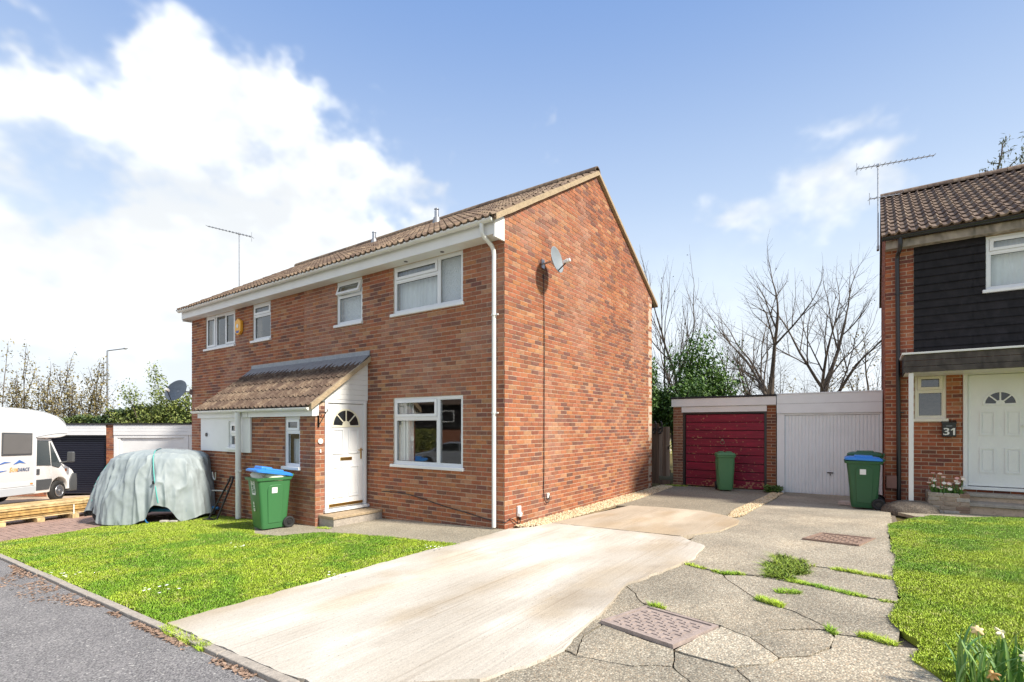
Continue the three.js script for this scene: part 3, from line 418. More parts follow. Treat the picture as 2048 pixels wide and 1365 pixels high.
// ---------------------------------------------------------------- the pair of houses
const EAVE = 4.65, DECK = 5.05, PITCH = .59, RIDGE_Z = -3.3, BACK = -6.6;
const Nz = V(0, 0, 1), Nx = V(1, 0, 0);
function semi(label, x0, x1, side, wins, porchFn, seed) {
  const h = thing('house', label, 'house'), list = [];
  const px0 = Math.max(x0, -7.7), px1 = Math.min(x1, -3.356);        // opening into the porch
  const holes = wins.map((w) => [w.x, w.x + w.w, w.y, w.y + w.h]);
  const front = mesh('wall', wallGeo(rect(x0 + .012, x1 - .012, -1.1, DECK), holes, .24, V(0, 0, 0), Nz), M.mortar, h);
  bricks(list, front, V(0, 0, 0), Nz, x0, x1, -.9, EAVE - .002, { holes: [...holes, [px0 - .02, px1 - .005, -1, 2.86]], seed, mood: seed });
  const gab = (N, X) => { const pts = N.x > 0 ? [[.012, -1.1], [-BACK, -1.1], [-BACK, DECK], [-RIDGE_Z, DECK - RIDGE_Z * PITCH], [.012, DECK]] : [[BACK, -1.1], [-.012, -1.1], [-.012, DECK], [RIDGE_Z, DECK - RIDGE_Z * PITCH], [BACK, DECK]]; return wallGeo(pts.map((p) => [p[0], p[1]]), [], .24, V(X, 0, 0), N); };
  if (side === 'right') { const g = mesh('wall', gab(Nx, x1), M.mortar, h); g.name = 'gable_wall';
    bricks(list, g, V(x1, 0, 0), Nx, 0, -BACK, -.3, 7.1, { seed: seed + 4, phase: 1, mood: 9, clip: [(p) => DECK + Math.min(p[0], -BACK - p[0]) * PITCH - .01 - p[1], ] }); }
  else mesh('gable_wall', gab(V(-1, 0, 0), x0), M.mortar, h);
  mesh('rear_wall', wallGeo(rect(-x1, -x0, -1.1, DECK), [], .24, V(0, 0, BACK), V(0, 0, -1)), M.mortar, h);
  mesh('party_wall', side === 'right' ? span(x0 + .001, x0 + .1, -1, DECK, BACK + .25, -.26) : span(x1 - .1, x1 - .001, -1, DECK, BACK + .25, -.26), M.room, h);
  mesh('floor_slab', [span(x0 + .1, x1 - .25, -.25, -.12, BACK + .25, -.25), span(x0 + .1, x1 - .25, 2.42, 2.62, BACK + .25, -.25), span(x0 + .1, x1 - .25, 4.66, 4.72, BACK + .25, -.25)], M.room, h);
  // roof
  const ex0 = side === 'right' ? x0 : x0 - .05, ex1 = side === 'right' ? x1 + .05 : x1, th = Math.atan(PITCH);
  const roof = mesh('roof', [extr([[.33, DECK - .33 * PITCH], [RIDGE_Z, DECK - RIDGE_Z * PITCH], [RIDGE_Z, DECK - RIDGE_Z * PITCH + .03], [.33, DECK - .33 * PITCH + .03]].map((p) => [-p[0], p[1]]), ex1 - ex0).rotateY(Math.PI / 2).translate(ex0, 0, 0), extr([[BACK - .33, DECK - .33 * PITCH], [RIDGE_Z - .002, DECK - RIDGE_Z * PITCH], [RIDGE_Z - .002, DECK - RIDGE_Z * PITCH + .075], [BACK - .33, DECK - .33 * PITCH + .075]].map((p) => [-p[0], p[1]]), ex1 - ex0).rotateY(Math.PI / 2).translate(ex0, 0, 0)], tileTones[1], h);
  tiles(roof, ex0, ex1, .36, DECK - .36 * PITCH, RIDGE_Z, DECK - RIDGE_Z * PITCH, seed, side === 'right' ? tileTones : [tileTones[1], tileTones[3], tileTones[0]]);
  const rg = (() => { const s = new THREE.Shape(); s.absarc(0, 0, .125, 0, Math.PI, false); s.absarc(0, 0, .105, Math.PI, 0, true); return extr(s, .452); })().rotateY(Math.PI / 2);
  const nr = Math.round((ex1 - ex0) / .455), rt = rand(seed + 2); for (let i = 0; i < nr; i++) put('ridge_tile', rg, tileTones[rt() * 5 | 0], roof, [ex0 + i * (ex1 - ex0) / nr, DECK - RIDGE_Z * PITCH + .03 + rt() * .006, RIDGE_Z]);
  if (side === 'right') for (const [za, zb] of [[.30, RIDGE_Z], [BACK - .28, RIDGE_Z]]) { // mortared verge
    const n = 26, lo = [], hi = []; for (let i = 0; i <= n; i++) { const z = lerp(za, zb, i / n), y = DECK + (z > RIDGE_Z ? -z : z - BACK) * PITCH; lo.push([-z, y - (za > 0 ? .035 : .02) + .012 * (noise2(z * 7, 3) - .5)]); hi.push([-z, y + (za > 0 ? .062 : .05) + .014 * (noise2(z * 6, 9) - .5)]); }
    mesh('verge', extr([...lo, ...hi.reverse()], .10).rotateY(Math.PI / 2).translate(x1 - .035, 0, 0), M.cementBits, roof); }
  // eaves
  mesh('fascia', rspan(x0 + (side === 'left' ? -.02 : .001), x1 - (side === 'left' ? .001 : 0), EAVE, EAVE + .235, .235, .255, .003), M.paintWhite, h);
  mesh('soffit', span(x0, x1 - (side === 'right' ? .03 : .002), EAVE - .001, EAVE + .010, -.02, .2345), M.paintWhite, h);
  if (side === 'right') { mesh('eaves_box_end', rspan(x1 - .029, x1 + .004, EAVE - .05, EAVE + .33, .004, .262, .004), M.paintWhite, h); const v = mesh('soffit_vent', [cyl(.035, .035, .006, -1.25, EAVE - .007, .11), cyl(.035, .035, .006, -2.15, EAVE - .007, .11)], M.blackPlastic, h); }
  else mesh('eaves_box_end', rspan(x0 - .02, x0 + .012, EAVE - .05, EAVE + .3, .004, .2345, .004), M.paintWhite, h);
  gutter(h, x0 + (side === 'left' ? -.03 : .002), x1 - (side === 'right' ? -.0 : .002), EAVE + .225, .322, M.gutter);
  for (const w of wins) windowPart(h, [w.x, w.y, 0], 0, w.w, w.h, w.lights, w);
  porchFn(h, list);
  layBricks(h, list);
  return h;
}
function pipeWithClips(parent, pts, r, mat, clips, name = 'downpipe') { const p = mesh(name, pipe(pts, r, 12, 60), mat, parent); for (const c of clips) mesh('pipe_clip', [cyl(r + .008, r + .008, .03, c[0], c[1], c[2]), span(c[0], c[0] + r + .05, c[1] + .004, c[1] + .026, c[2] - .012, c[2] + .012)], mat, p); return p; }
const PY = (z) => 2.95 - .75 * z;                       // porch roof deck
function porchRoof(h, x0, x1, seed, verge, tones) {
  const pr = mesh('porch_roof', extr([[0, PY(0)], [-1.28, PY(1.28)], [-1.28, PY(1.28) + .025], [0, PY(0) + .025]], x1 - x0).rotateY(Math.PI / 2).translate(x0, 0, 0), M.greyWood, h);
  tiles(pr, x0, x1, 1.31, PY(1.31), .06, PY(.06), seed, tones);
  const f = [], n = 30, r = rand(seed); // lead flashing dressed over the top course
  const s = extr([[-.004, PY(0) + .03], [-.004, PY(0) + .19], [-.014, PY(0) + .19], [-.02, PY(0) + .105], [-.24, PY(.24) + .088], [-.24, PY(.24) + .076], [-.02, PY(0) + .09]], x1 - x0 + (verge ? .02 : 0), { steps: n }).rotateY(Math.PI / 2).translate(x0, 0, 0), p = s.attributes.position;
  for (let i = 0; i < p.count; i++) { const x = p.getX(i), z = p.getZ(i); if (z > .1) { p.setY(i, p.getY(i) + .018 * (noise2(x * 9, 2) - .5)); p.setZ(i, z + .05 * (noise2(x * 3, 5) - .5)); } } s.computeVertexNormals(); mesh('flashing', s, M.lead, pr);
  if (verge) { const n = 12, lo = [], hi = []; for (let i = 0; i <= n; i++) { const z = lerp(0, 1.3, i / n); lo.push([-z, PY(z) - .03 + .008 * noise2(z * 8, 1)]); hi.push([-z, PY(z) + .07 + .012 * noise2(z * 8, 4)]); } mesh('verge', extr([...lo, ...hi.reverse()], .09).rotateY(Math.PI / 2).translate(x1 - .05, 0, 0), M.cementBits, pr); }
  mesh('porch_fascia', rspan(x0 + .002, x1 - .02, 1.83, 1.985, 1.225, 1.245, .003), M.paintWhite, h);
  mesh('porch_soffit', span(x0 + .002, x1 - .025, 1.832, 1.84, 1.15, 1.224), M.paintWhite, h);
  gutter(h, x0 + (verge ? .002 : -.1), x1 - (verge ? .03 : .002), 1.985, 1.305, M.gutter);
}
const bigLights = (w, h, up) => { const mx = up ? w * .665 : w * .655, ty = h * .69; return { bars: [[mx - .025, mx + .025, .04, h - .04], [.04, mx - .02, ty - .025, ty + .025]], lights: [{ r: [.05, mx - .025, ty + .025, h - .05], sash: true, glass: M.glass }, { r: [.05, mx - .025, .05, ty - .025], glass: M.glass }, { r: [mx + .025, w - .05, .05, h - .05], sash: false, glass: up ? M.frosted : M.glass }] }; };
const smallLights = (w, h, t, open) => { const ty = h * t; return { bars: [[.04, w - .04, ty - .022, ty + .022]], lights: [{ r: [.05, w - .05, ty + .022, h - .05], sash: true, open }, { r: [.05, w - .05, .05, ty - .022], glass: open ? M.frosted : M.glass }] }; };
const threeLights = (w, h) => { const a = w * .33, b = w * .66; return { bars: [[a - .022, a + .022, .04, h - .04], [b - .022, b + .022, .04, h - .04]], lights: [{ r: [.05, a - .022, .05, h - .05], sash: true }, { r: [a + .022, b - .022, .05, h - .05] }, { r: [b + .022, w - .05, .05, h - .05], sash: true }] }; };

const houseA = semi('red brick semi-detached house with sunlit gable and dark cable down its side wall', -5.53, 0, 'right', [
  { x: -2.61, y: 3.755, w: 1.735, h: .893, ...bigLights(1.735, .893, true), curtain: [[0.03, 1.15], [1.16, 1.72, 0, .004]] },
  { x: -4.35, y: 3.745, w: .826, h: .90, ...smallLights(.826, .90, .66, .32), curtain: [[.03, .8, 0, .004]] },
  { x: -2.61, y: .935, w: 1.735, h: 1.25, ...bigLights(1.735, 1.25, false), curtain: [[.04, .34, 0, .03], [1.60, 1.73, 0, .02]] },
], (h, list) => {
  const x1 = -3.356, zf = 1.16, win = [-4.34, -3.83, .885, 1.83];
  const w = mesh('porch_wall', wallGeo(rect(-5.53, x1 - .012, -1.0, 1.9), [win], .1, V(0, 0, zf), Nz), M.mortar, h);
  bricks(list, w, V(0, 0, zf), Nz, -5.53, x1, -.6, 1.83, { holes: [win], seed: 77, mood: 3 });
  const w2 = mesh('porch_wall', wallGeo(rect(-zf + .012, -.965, -1.0, 2.08), [], .1, V(x1, 0, 0), Nx), M.mortar, h);
  bricks(list, w2, V(x1, 0, 0), Nx, -zf, -.967, -.45, 2.02, { seed: 78, phase: 1, mood: 3 });
  windowPart(h, [win[0], win[2], zf], 0, win[1] - win[0], win[3] - win[2], smallLights(.51, .945, .70).lights, { ...smallLights(.51, .945, .70), lights: undefined, curtain: [[.03, .48, -.42, .004]] });
  porchRoof(h, -5.53, x1 + .06, 41, true, [tileTones[1], tileTones[3], tileTones[3], tileTones[0]]);
  doorPart(h, [x1 + .012, .125, .962], Math.PI / 2, { w: .93, h: 2.02, letterbox: true, fan: .795, panels: [[.10, .40], [.52, .765]], fanMat: phy(lin(.80, .76, .60), { roughness: .35 }) });
  // white boards of the porch gable
  const lo = 2.15; for (let k = 0; k < 8; k++) { const y0 = lo + k * .1, y1 = y0 + .097, za = (2.95 - y1) / .75, zb = (2.95 - y0) / .75; if (zb < .06) break; mesh('gable_board', extr([[-zb + .01, y0], [-.004, y0], [-.004, y1], [-Math.max(za, .012) + .01, y1]].map((p) => [p[0], Math.min(p[1], 2.93)]), .016).rotateY(Math.PI / 2).translate(x1 - .004, 0, 0), M.paintWhite, h); }
  mesh('porch_side_panel', span(x1 - .1, x1 - .006, 2.1, 2.152, .004, 1.15), M.paintWhite, h);
  mesh('porch_gable_trim', [rspan(x1 - .06, x1 + .03, 1.84, 2.06, 1.10, 1.222, .004)], M.paintWhite, h);
  const st = mesh('door_step', [span(x1 - .05, x1 + .43, -.6, .005, .004, 1.08)], M.concrete, h); mesh('tread_slab', rspan(x1 - .005, x1 + .45, .006, .055, .004, 1.10, .01), M.cementBits, st);
  pipeWithClips(h, [[-.21, EAVE + .19, .322], [-.21, EAVE + .06, .322], [-.205, EAVE + .0, .30], [-.165, EAVE - .14, .10], [-.16, EAVE - .22, .072], [-.16, EAVE - .4, .07], [-.16, 2.2, .07], [-.16, .03, .07]], .034, M.gutter, [[-.16, 3.42, .07], [-.16, 1.85, .07]]);
  const vent = (x, z) => { const y = DECK - z * PITCH; const f = mesh('roof_flue', [cyl(.055, .055, .36, x, y, z), cyl(.04, .04, .06, x, y + .36, z), cyl(.06, .06, .02, x, y + .40, z)], M.steel, h); mesh('collar', cyl(.12, .075, .2, x, y, z), M.lead, f); };
  vent(-3.98, -2.6);
}, 11);

const houseB = semi('red brick semi-detached house with yellow alarm box and white rendered porch panel', -11.06, -5.53, 'left', [
  { x: -10.21, y: 3.755, w: 1.63, h: .893, ...threeLights(1.63, .893), curtain: [[.05, .42, 0, .03]] },
  { x: -7.72, y: 3.745, w: .826, h: .90, ...smallLights(.826, .90, .68) },
], (h, list) => {
  const x0 = -7.7, x1 = -5.532, zf = 1.16;
  const w = mesh('porch_wall', wallGeo(rect(x0, x1, -1.1, 1.9), [[-6.43, -6.05, 1.20, 1.76]], .1, V(0, 0, zf), Nz), M.mortar, h);
  bricks(list, w, V(0, 0, zf), Nz, x0, x1, -.75, 1.10, { seed: 79, mood: 5 });
  const pan = wallGeo(rect(x0 - .012, x1 - .12, 1.105, 1.84), [[-6.43, -6.05, 1.20, 1.76]], .03, V(0, 0, zf + .034), Nz, 0); mesh('render_panel', [pan], M.paintWhite, h); mesh('corner_post', rspan(x1 - .118, x1 - .002, 1.105, 1.84, zf + .002, zf + .036, .004), M.paintWhite, h);
  windowPart(h, [-6.43, 1.20, zf + .03], 0, .38, .56, smallLights(.38, .56, .5).lights, { ...smallLights(.38, .56, .5), lights: undefined, curtain: [[.03, .35, 0, .004]] });
  mesh('porch_side_wall', span(x0, x0 + .1, -1.1, 1.9, .01, zf - .012), M.mortar, h);
  mesh('wall_ventilator', cyl(.04, .04, .02, 0, 0, 0).rotateX(Math.PI / 2).translate(-7.42, 1.46, zf + .036), M.blackPlastic, h);
  porchRoof(h, x0 - .06, -5.53, 43, false, [tileTones[0], tileTones[1], tileTones[3]]);
  pipeWithClips(h, [[-5.82, 1.93, 1.305], [-5.82, 1.7, 1.30], [-5.82, 1.5, 1.295], [-5.82, .6, 1.29], [-5.82, -.24, 1.29]], .055, M.gutter, [[-5.82, .72, 1.29]]);
  const vent = (x, z) => { const y = DECK - z * PITCH; const f = mesh('roof_flue', [cyl(.05, .05, .34, x, y, z), cyl(.06, .06, .02, x, y + .34, z)], M.steel, h); mesh('collar', cyl(.11, .06, .18, x, y, z), M.lead, f); };
  vent(-6.32, -2.6);
}, 23);

// ---------------------------------------------------------------- the neighbour at number 31
const RX = 4.98, RZ = -5.9, RE = 5.08, RD = RE + .37, RP = .56;
{
  const h = thing('house', 'brick house with black weatherboard upper storey and white front door beside a black letterbox', 'house'), list = [], x1 = 11;
  const win = [6.446, 8.10, 4.095, 5.06], sm = [5.436, 5.904, 1.785, 2.645], dr = [6.133, 7.14, .50, 2.90];
  const w = mesh('wall', wallGeo(rect(RX + .012, x1, -.4, RD), [win, sm, dr], .24, V(0, 0, RZ), Nz), M.mortar, h);
  bricks(list, w, V(0, 0, RZ), Nz, RX, 11, -.3, 3.15, { holes: [sm, dr], seed: 301, mood: 6 });
  bricks(list, w, V(0, 0, RZ), Nz, RX, 5.424, 3.15, RE, { seed: 302, mood: 6 });
  const s = mesh('gable_wall', wallGeo([[RZ - 6.6, -.4], [RZ - .012, -.4], [RZ - .012, RD], [RZ - 3.3, RD + 3.3 * RP], [RZ - 6.6, RD]], [], .24, V(RX, 0, 0), V(-1, 0, 0)), M.mortar, h);
  bricks(list, s, V(RX, 0, 0), V(-1, 0, 0), RZ - 6.6, RZ, -.3, 7.4, { seed: 303, phase: 1, mood: 6, clip: [(p) => RD + Math.min(RZ - p[0], p[0] - RZ + 6.6) * RP - .01 - p[1]] });
  mesh('rear_wall', span(RX + .25, x1, -.4, RD, RZ - 6.6, RZ - 6.36), M.mortar, h); mesh('far_wall', span(x1 - .24, x1, -.4, RD, RZ - 6.35, RZ - .26), M.mortar, h);
  mesh('floor_slab', [span(RX + .25, x1 - .25, .1, .48, RZ - 6.3, RZ - .26), span(RX + .25, x1 - .25, 3.0, 3.15, RZ - 6.3, RZ - .26), span(RX + .25, x1 - .25, RE + .02, RE + .08, RZ - 6.3, RZ - .26)], M.room, h);
  const r = rand(61), boards = 14, y0 = 3.0, dy = (RE - y0) / boards;
  for (let k = 0; k < boards; k++) { const a = y0 + k * dy, b = a + dy + .018; const cut = a + dy > win[2] - .01 && a < win[3] + .06;
    for (const [xa, xb] of cut ? [[5.426, win[0] - .004], [win[1] + .004, x1]] : [[5.426, x1]]) { const sh = extr([[.034 + .004 * r(), a], [.028, a + .014], [.012, b], [.002, b], [.002, a]], xb - xa); sh.applyMatrix4(new THREE.Matrix4().makeBasis(V(0, 0, 1), V(0, 1, 0), V(-1, 0, 0))).translate(xb, 0, RZ); mesh('weatherboard', sh, M.blackWood, h); } }
  const roof = mesh('roof', [extr([[.30, RD - .30 * RP], [-3.3, RD + 3.3 * RP], [-3.3, RD + 3.3 * RP + .03], [.30, RD - .30 * RP + .03]].map((p) => [-p[0], p[1]]), x1 - RX + .05).rotateY(Math.PI / 2).translate(RX - .05, 0, RZ), extr([[-6.9, RD - .3 * RP], [-3.302, RD + 3.3 * RP], [-3.302, RD + 3.3 * RP + .07], [-6.9, RD - .3 * RP + .07]].map((p) => [-p[0], p[1]]), x1 - RX + .05).rotateY(Math.PI / 2).translate(RX - .05, 0, RZ)], tileTones[3], h);
  const rTones = [[.60, .53, .50], [.70, .62, .57], [.52, .45, .43], [.78, .70, .63]].map((c) => std(lin(...c), { map: T.tile, bumpMap: T.grainBump, bumpScale: .006, roughness: .95 }));
  tiles(roof, RX - .06, x1, RZ + .33, RD - .33 * RP, RZ - 3.3, RD + 3.3 * RP, 67, rTones, .3);
  const rg = (() => { const q = new THREE.Shape(); q.absarc(0, 0, .125, 0, Math.PI, false); q.absarc(0, 0, .105, Math.PI, 0, true); return extr(q, .452); })().rotateY(Math.PI / 2); for (let i = 0; i < 13; i++) put("ridge_tile", rg, rTones[i % 4], roof, [RX - .05 + i * .46, RD + 3.3 * RP + .03, RZ - 3.3]);
  mesh('fascia', rspan(RX + .005, x1, RE, RE + .15, RZ + .15, RZ + .175, .004), M.weathered, h); mesh('soffit', span(RX + .005, x1, RE - .001, RE + .008, RZ + .002, RZ + .149), M.weathered, h);
  gutter(h, RX - .05, x1, RE + .20, RZ + .255, M.blackPlastic);
  pipeWithClips(h, [[5.21, RE + .16, RZ + .255], [5.21, RE + .02, RZ + .255], [5.205, RE - .05, RZ + .22], [5.17, RE - .14, RZ + .09], [5.17, RE - .25, RZ + .075], [5.18, 3.4, RZ + .075], [5.19, 1.5, RZ + .075], [5.195, .05, RZ + .075]], .036, M.blackPlastic, [[5.17, 4.2, RZ + .075], [5.19, 1.9, RZ + .075]]);
  const uw = { bars: [[.70, .75, .04, .93], [.04, .71, .65, .70]], lights: [{ r: [.05, .70, .70, .915], sash: true }, { r: [.05, .70, .05, .65] }, { r: [.75, 1.604, .05, .915] }], curtain: [[.03, 1.62, 0, .006]], sill: 1 };
  windowPart(h, [win[0], win[2], RZ + .03], 0, 1.654, .965, uw.lights, uw);
  const cream = phy(lin(.78, .74, .64), { roughness: .35, map: T.render });
  windowPart(h, [sm[0], sm[2], RZ], 0, .468, .86, smallLights(.468, .86, .62).lights, { ...smallLights(.468, .86, .62), lights: undefined, mat: cream });
  doorPart(h, [dr[0] + .004, dr[2] + .055, RZ + .03], 0, { w: 1.0, h: 2.10, head: .22, fan: .745, R: .20, pw: .25, po: .195, panels: [[.127, .352], [.46, .683]] });
  // canopy over the door
  const cx = 5.235, cz = -4.89; for (let k = 0; k < 3; k++) mesh('canopy_board', rspan(cx, x1, 2.60 + k * .105, 2.60 + k * .105 + .099, cz - .02, cz, .003), M.greyWood, h);
  mesh('canopy_side', [0, 1, 2].map((k) => span(cx + .002, cx + .02, 2.60 + k * .105, 2.699 + k * .105, RZ + .02, cz - .021)), M.blackWood, h);
  mesh('canopy_deck', [span(cx + .021, x1, 2.60, 2.612, RZ + .01, cz - .021)], M.paintWhite, h); mesh('canopy_flashing', [rspan(cx - .03, x1, 2.918, 2.95, RZ + .045, cz + .03, .004)], M.paintWhite, h);
  mesh('canopy_post', rspan(5.305, 5.375, .22, 2.599, cz - .09, cz - .025, .006), M.paintWhite, h);
  mesh('meter_box', rbox(.18, .25, .09, .012, 5.085, .56, RZ + .046), std(lin(.36, .17, .13), { roughness: .6, map: T.render }), h);
  mesh('step_base', [span(6.13, 9, -.3, .40, RZ + .002, RZ + .31), span(6.09, 9, -.3, .27, RZ + .311, RZ + .68)], M.mortar, h);
  for (let i = 0; i < 3; i++) { mesh('step_slab', rspan(6.125 + i * .8, 6.125 + i * .8 + .79, .401, .455, RZ + .002, RZ + .35, .008), M.concrete, h); mesh('step_slab', rspan(6.08 + i * .8, 6.08 + i * .8 + .79, .271, .325, RZ + .315, RZ + .73, .008), M.concrete, h); }
  list.forEach((b) => { b.col = [b.col[0] * 1.0, b.col[1] * .82, b.col[2] * .80]; }); layBricks(h, list);
}
{ const g = thing('letterbox', 'black wall letterbox with white number 31 under the small window', 'letterbox', [5.835, 1.455, RZ + .002]);
  mesh('body', rspan(0, .178, 0, .235, 0, .09, .008), M.blackPlastic, g); mesh('lid', extr([[0, .235], [.105, .215], [.105, .235], [0, .275]], .19).applyMatrix4(new THREE.Matrix4().makeBasis(V(0, 0, 1), V(0, 1, 0), V(-1, 0, 0))).translate(.184, 0, 0), M.blackPlastic, g);
  g.scale.setScalar(1.116); const t = new TextGeometry('31', { font, size: .115, depth: .004, curveSegments: 6 }); t.computeBoundingBox(); const b = t.boundingBox; mesh('numerals', t.translate(.089 - (b.max.x + b.min.x) / 2, .03, .0905), M.paintWhite, g); mesh('slot', rspan(.05, .128, .175, .182, .0895, .093, .001), M.steel, g); }

// ---------------------------------------------------------------- garages
{ const z = -7.75, g = thing('garage', 'flat-roofed brick garage with flaking dark red door', 'garage'), list = [];
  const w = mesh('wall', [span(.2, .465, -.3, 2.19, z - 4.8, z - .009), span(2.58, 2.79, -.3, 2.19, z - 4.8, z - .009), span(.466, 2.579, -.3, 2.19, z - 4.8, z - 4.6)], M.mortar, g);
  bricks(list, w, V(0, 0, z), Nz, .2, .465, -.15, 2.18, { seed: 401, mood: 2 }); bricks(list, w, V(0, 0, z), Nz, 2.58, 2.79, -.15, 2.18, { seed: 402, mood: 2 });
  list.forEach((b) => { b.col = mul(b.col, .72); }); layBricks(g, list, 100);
  mesh('lintel_board', rspan(.44, 2.585, 2.03, 2.185, z + .004, z + .03, .004), M.upvc, g); mesh('fascia', rspan(.17, 2.80, 2.19, 2.405, z + .04, z + .065, .004), M.upvc, g); mesh('roof', span(.17, 2.80, 2.2, 2.42, z - 4.85, z + .039), M.bitumen, g); mesh('roof_trim', rspan(.15, 2.81, 2.406, 2.455, z - .02, z + .085, .006), M.bitumen, g);
  mesh('door_frame', [span(.466, .53, .0, 2.03, z - .09, z - .02), span(2.52, 2.58, .0, 2.03, z - .09, z - .02), span(.53, 2.52, 1.985, 2.03, z - .09, z - .02)], M.blackPlastic, g);
  const d = mesh('garage_door', span(.532, 2.518, .02, 1.984, z - .11, z - .094), M.bitumen, g); const r = rand(9);
  for (let k = 0; k < 9; k++) { const y0 = .02 + k * .218; mesh('board', rspan(.534, 2.516, y0, y0 + .203, z - .094 + .004 * r(), z - .058 + .008 * r(), .010), M.redPaint, d); }
  mesh('ring_handle', [new THREE.TorusGeometry(.05, .009, 8, 20).translate(1.5, 1.22, z - .045), cyl(.03, .03, .02, 0, 0, 0).rotateX(Math.PI / 2).translate(1.5, 1.28, z - .06)], M.cast, d); }
{ const z = -7.75, g = thing('garage', 'white garage with ribbed up-and-over door and black handle', 'garage');
  mesh('wall', [span(2.81, 2.95, -.3, 1.96, z - 4.8, z - .01), span(4.93, 4.955, -.3, 1.96, z - 4.8, z - .01), span(2.951, 4.929, -.3, 1.96, z - 4.8, z - 4.6)], M.mortar, g);
  mesh('roof', span(2.812, 4.955, 1.98, 2.43, z - 4.85, z + .02), M.bitumen, g); mesh('fascia', [rspan(2.812, 4.958, 1.97, 2.205, z + .022, z + .045, .003), rspan(2.812, 4.958, 2.209, 2.44, z + .022, z + .047, .003)], M.garageWhite, g); mesh('roof_trim', rspan(2.81, 4.96, 2.441, 2.47, z - .03, z + .06, .005), M.garageWhite, g);
  mesh('door_frame', [rspan(2.815, 2.985, -.1, 1.969, z - .04, z + .012, .004), rspan(4.905, 4.958, -.1, 1.969, z - .04, z + .012, .004), rspan(2.986, 4.904, 1.925, 1.969, z - .04, z + .010, .004)], M.garageWhite, g);
  const d = mesh('garage_door', span(2.988, 4.902, .0, 1.922, z - .06, z - .03), M.garageWhite, g);
  for (let k = 0; k < 26; k++) { const x = 3.0 + k * .0732; mesh('rib', extr([[x, .004], [x + .07, .004], [x + .058, -.014], [x + .012, -.014]], 1.9).rotateX(-Math.PI / 2).translate(0, .01, z - .03), M.garageWhite, d); }
  mesh('handle', [rbox(.13, .025, .03, .008, 3.95, .54, z + .004), cyl(.014, .014, .03, 0, 0, 0).rotateX(Math.PI / 2).translate(3.95, .49, z - .012)], M.blackPlastic, d); mesh('threshold', span(2.99, 4.9, -.12, -.002, z - .06, z - .02), M.greyWood, g); }
{ // garages behind the motorhome, turned towards the street bend
  const o = [-17.67, -.80, .08], mk = (label) => thing('garage', label, 'garage', o, YAW);
  const a = mk('white-fronted garage with dark navy roller shutter behind the motorhome'), b = mk('white garage door block behind the tarpaulin-covered trailer');
  const r = rand(71), list = [];
  const w = mesh('wall', [span(.0, .27, -.3, 2.5, -5, -.009), span(-2.45, -2.15, -.3, 2.5, -5, -.009), span(-5.4, -2.451, -.3, 2.5, -.3, -.009), span(-5.4, .27, -.3, 2.5, -5.1, -5.01)], M.mortar, a);
  bricks(list, w, V(0, 0, 0), Nz, .0, .27, -.1, 2.5, { seed: 501, mood: 2 }); bricks(list, w, V(0, 0, 0), Nz, -5.4, -2.15, -.1, 2.12, { seed: 502, mood: 2 }); layBricks(a, list, 0);
  for (let k = 0; k < 3; k++) mesh('fascia_board', rspan(-2.15, -.002, 2.13 + k * .125, 2.13 + k * .125 + .121, .004, .03, .003), M.upvc, a);
  mesh('roof', [span(-5.4, .27, 2.505, 2.56, -5.1, .06)], M.bitumen, a);
  const d = mesh('roller_shutter', span(-2.148, -.002, 0, 2.129, -.16, -.12), M.shutter, a); for (let k = 0; k < 27; k++) mesh('slat', extr([[0, 0], [.022, .018], [.022, .058], [0, .074]], 2.14).applyMatrix4(new THREE.Matrix4().makeBasis(V(0, 0, 1), V(0, 1, 0), V(-1, 0, 0))).translate(-.004, .02 + k * .078, -.12), M.shutter, d);
  const w2 = mesh('wall', [span(.272, .5, -.3, 2.5, -5, -.01), span(2.9, 3.2, -.3, 2.5, -5, -.01), span(.5, 2.9, -.3, 2.5, -5.1, -5.0)], M.paintWhite, b);
  for (let k = 0; k < 3; k++) mesh('fascia_board', rspan(.275, 3.2, 2.13 + k * .125, 2.13 + k * .125 + .121, .004, .03, .003), M.upvc, b);
  mesh('roof', span(.272, 3.2, 2.505, 2.56, -5.1, .06), M.bitumen, b); mesh('door_frame', [rspan(.275, .40, 0, 2.125, -.05, .01, .003), rspan(2.8, 2.95, 0, 2.125, -.05, .01, .003), rspan(.401, 2.799, 2.03, 2.125, -.05, .01, .003)], M.upvc, b);
  mesh('garage_door', [rspan(.405, 2.795, .02, 2.025, -.09, -.05, .003)], M.upvc, b);
}
{ // side gate between house and garage
  const g = thing('side_gate', 'weathered brown timber side gate between brick wall and red garage', 'gate', [0, 0, -7.5]), r = rand(13);
  for (let k = 0; k < 8; k++) { const x = -.62 + k * .101, lowr = k > 4; mesh('board', rspan(x, x + .096, lowr ? .26 : .03 + .02 * r(), (lowr ? 1.63 : 1.72) + .015 * r(), -.012 + .006 * r(), .012, .004), r() < .35 ? M.fencePale : M.fence, g); }
  mesh('rail', [span(-.63, .19, .35, .44, -.06, -.014), span(-.63, .19, 1.3, 1.39, -.06, -.014)], M.fence, g); mesh('gravel_board', rspan(-.1, .19, .01, .15, -.03, .02, .005), M.fence, g); mesh('post', [rspan(-.73, -.64, -.1, 1.75, -.06, .03, .006)], M.fence, g); mesh('latch', rbox(.03, .09, .02, .004, .15, 1.05, .02), M.iron, g); }
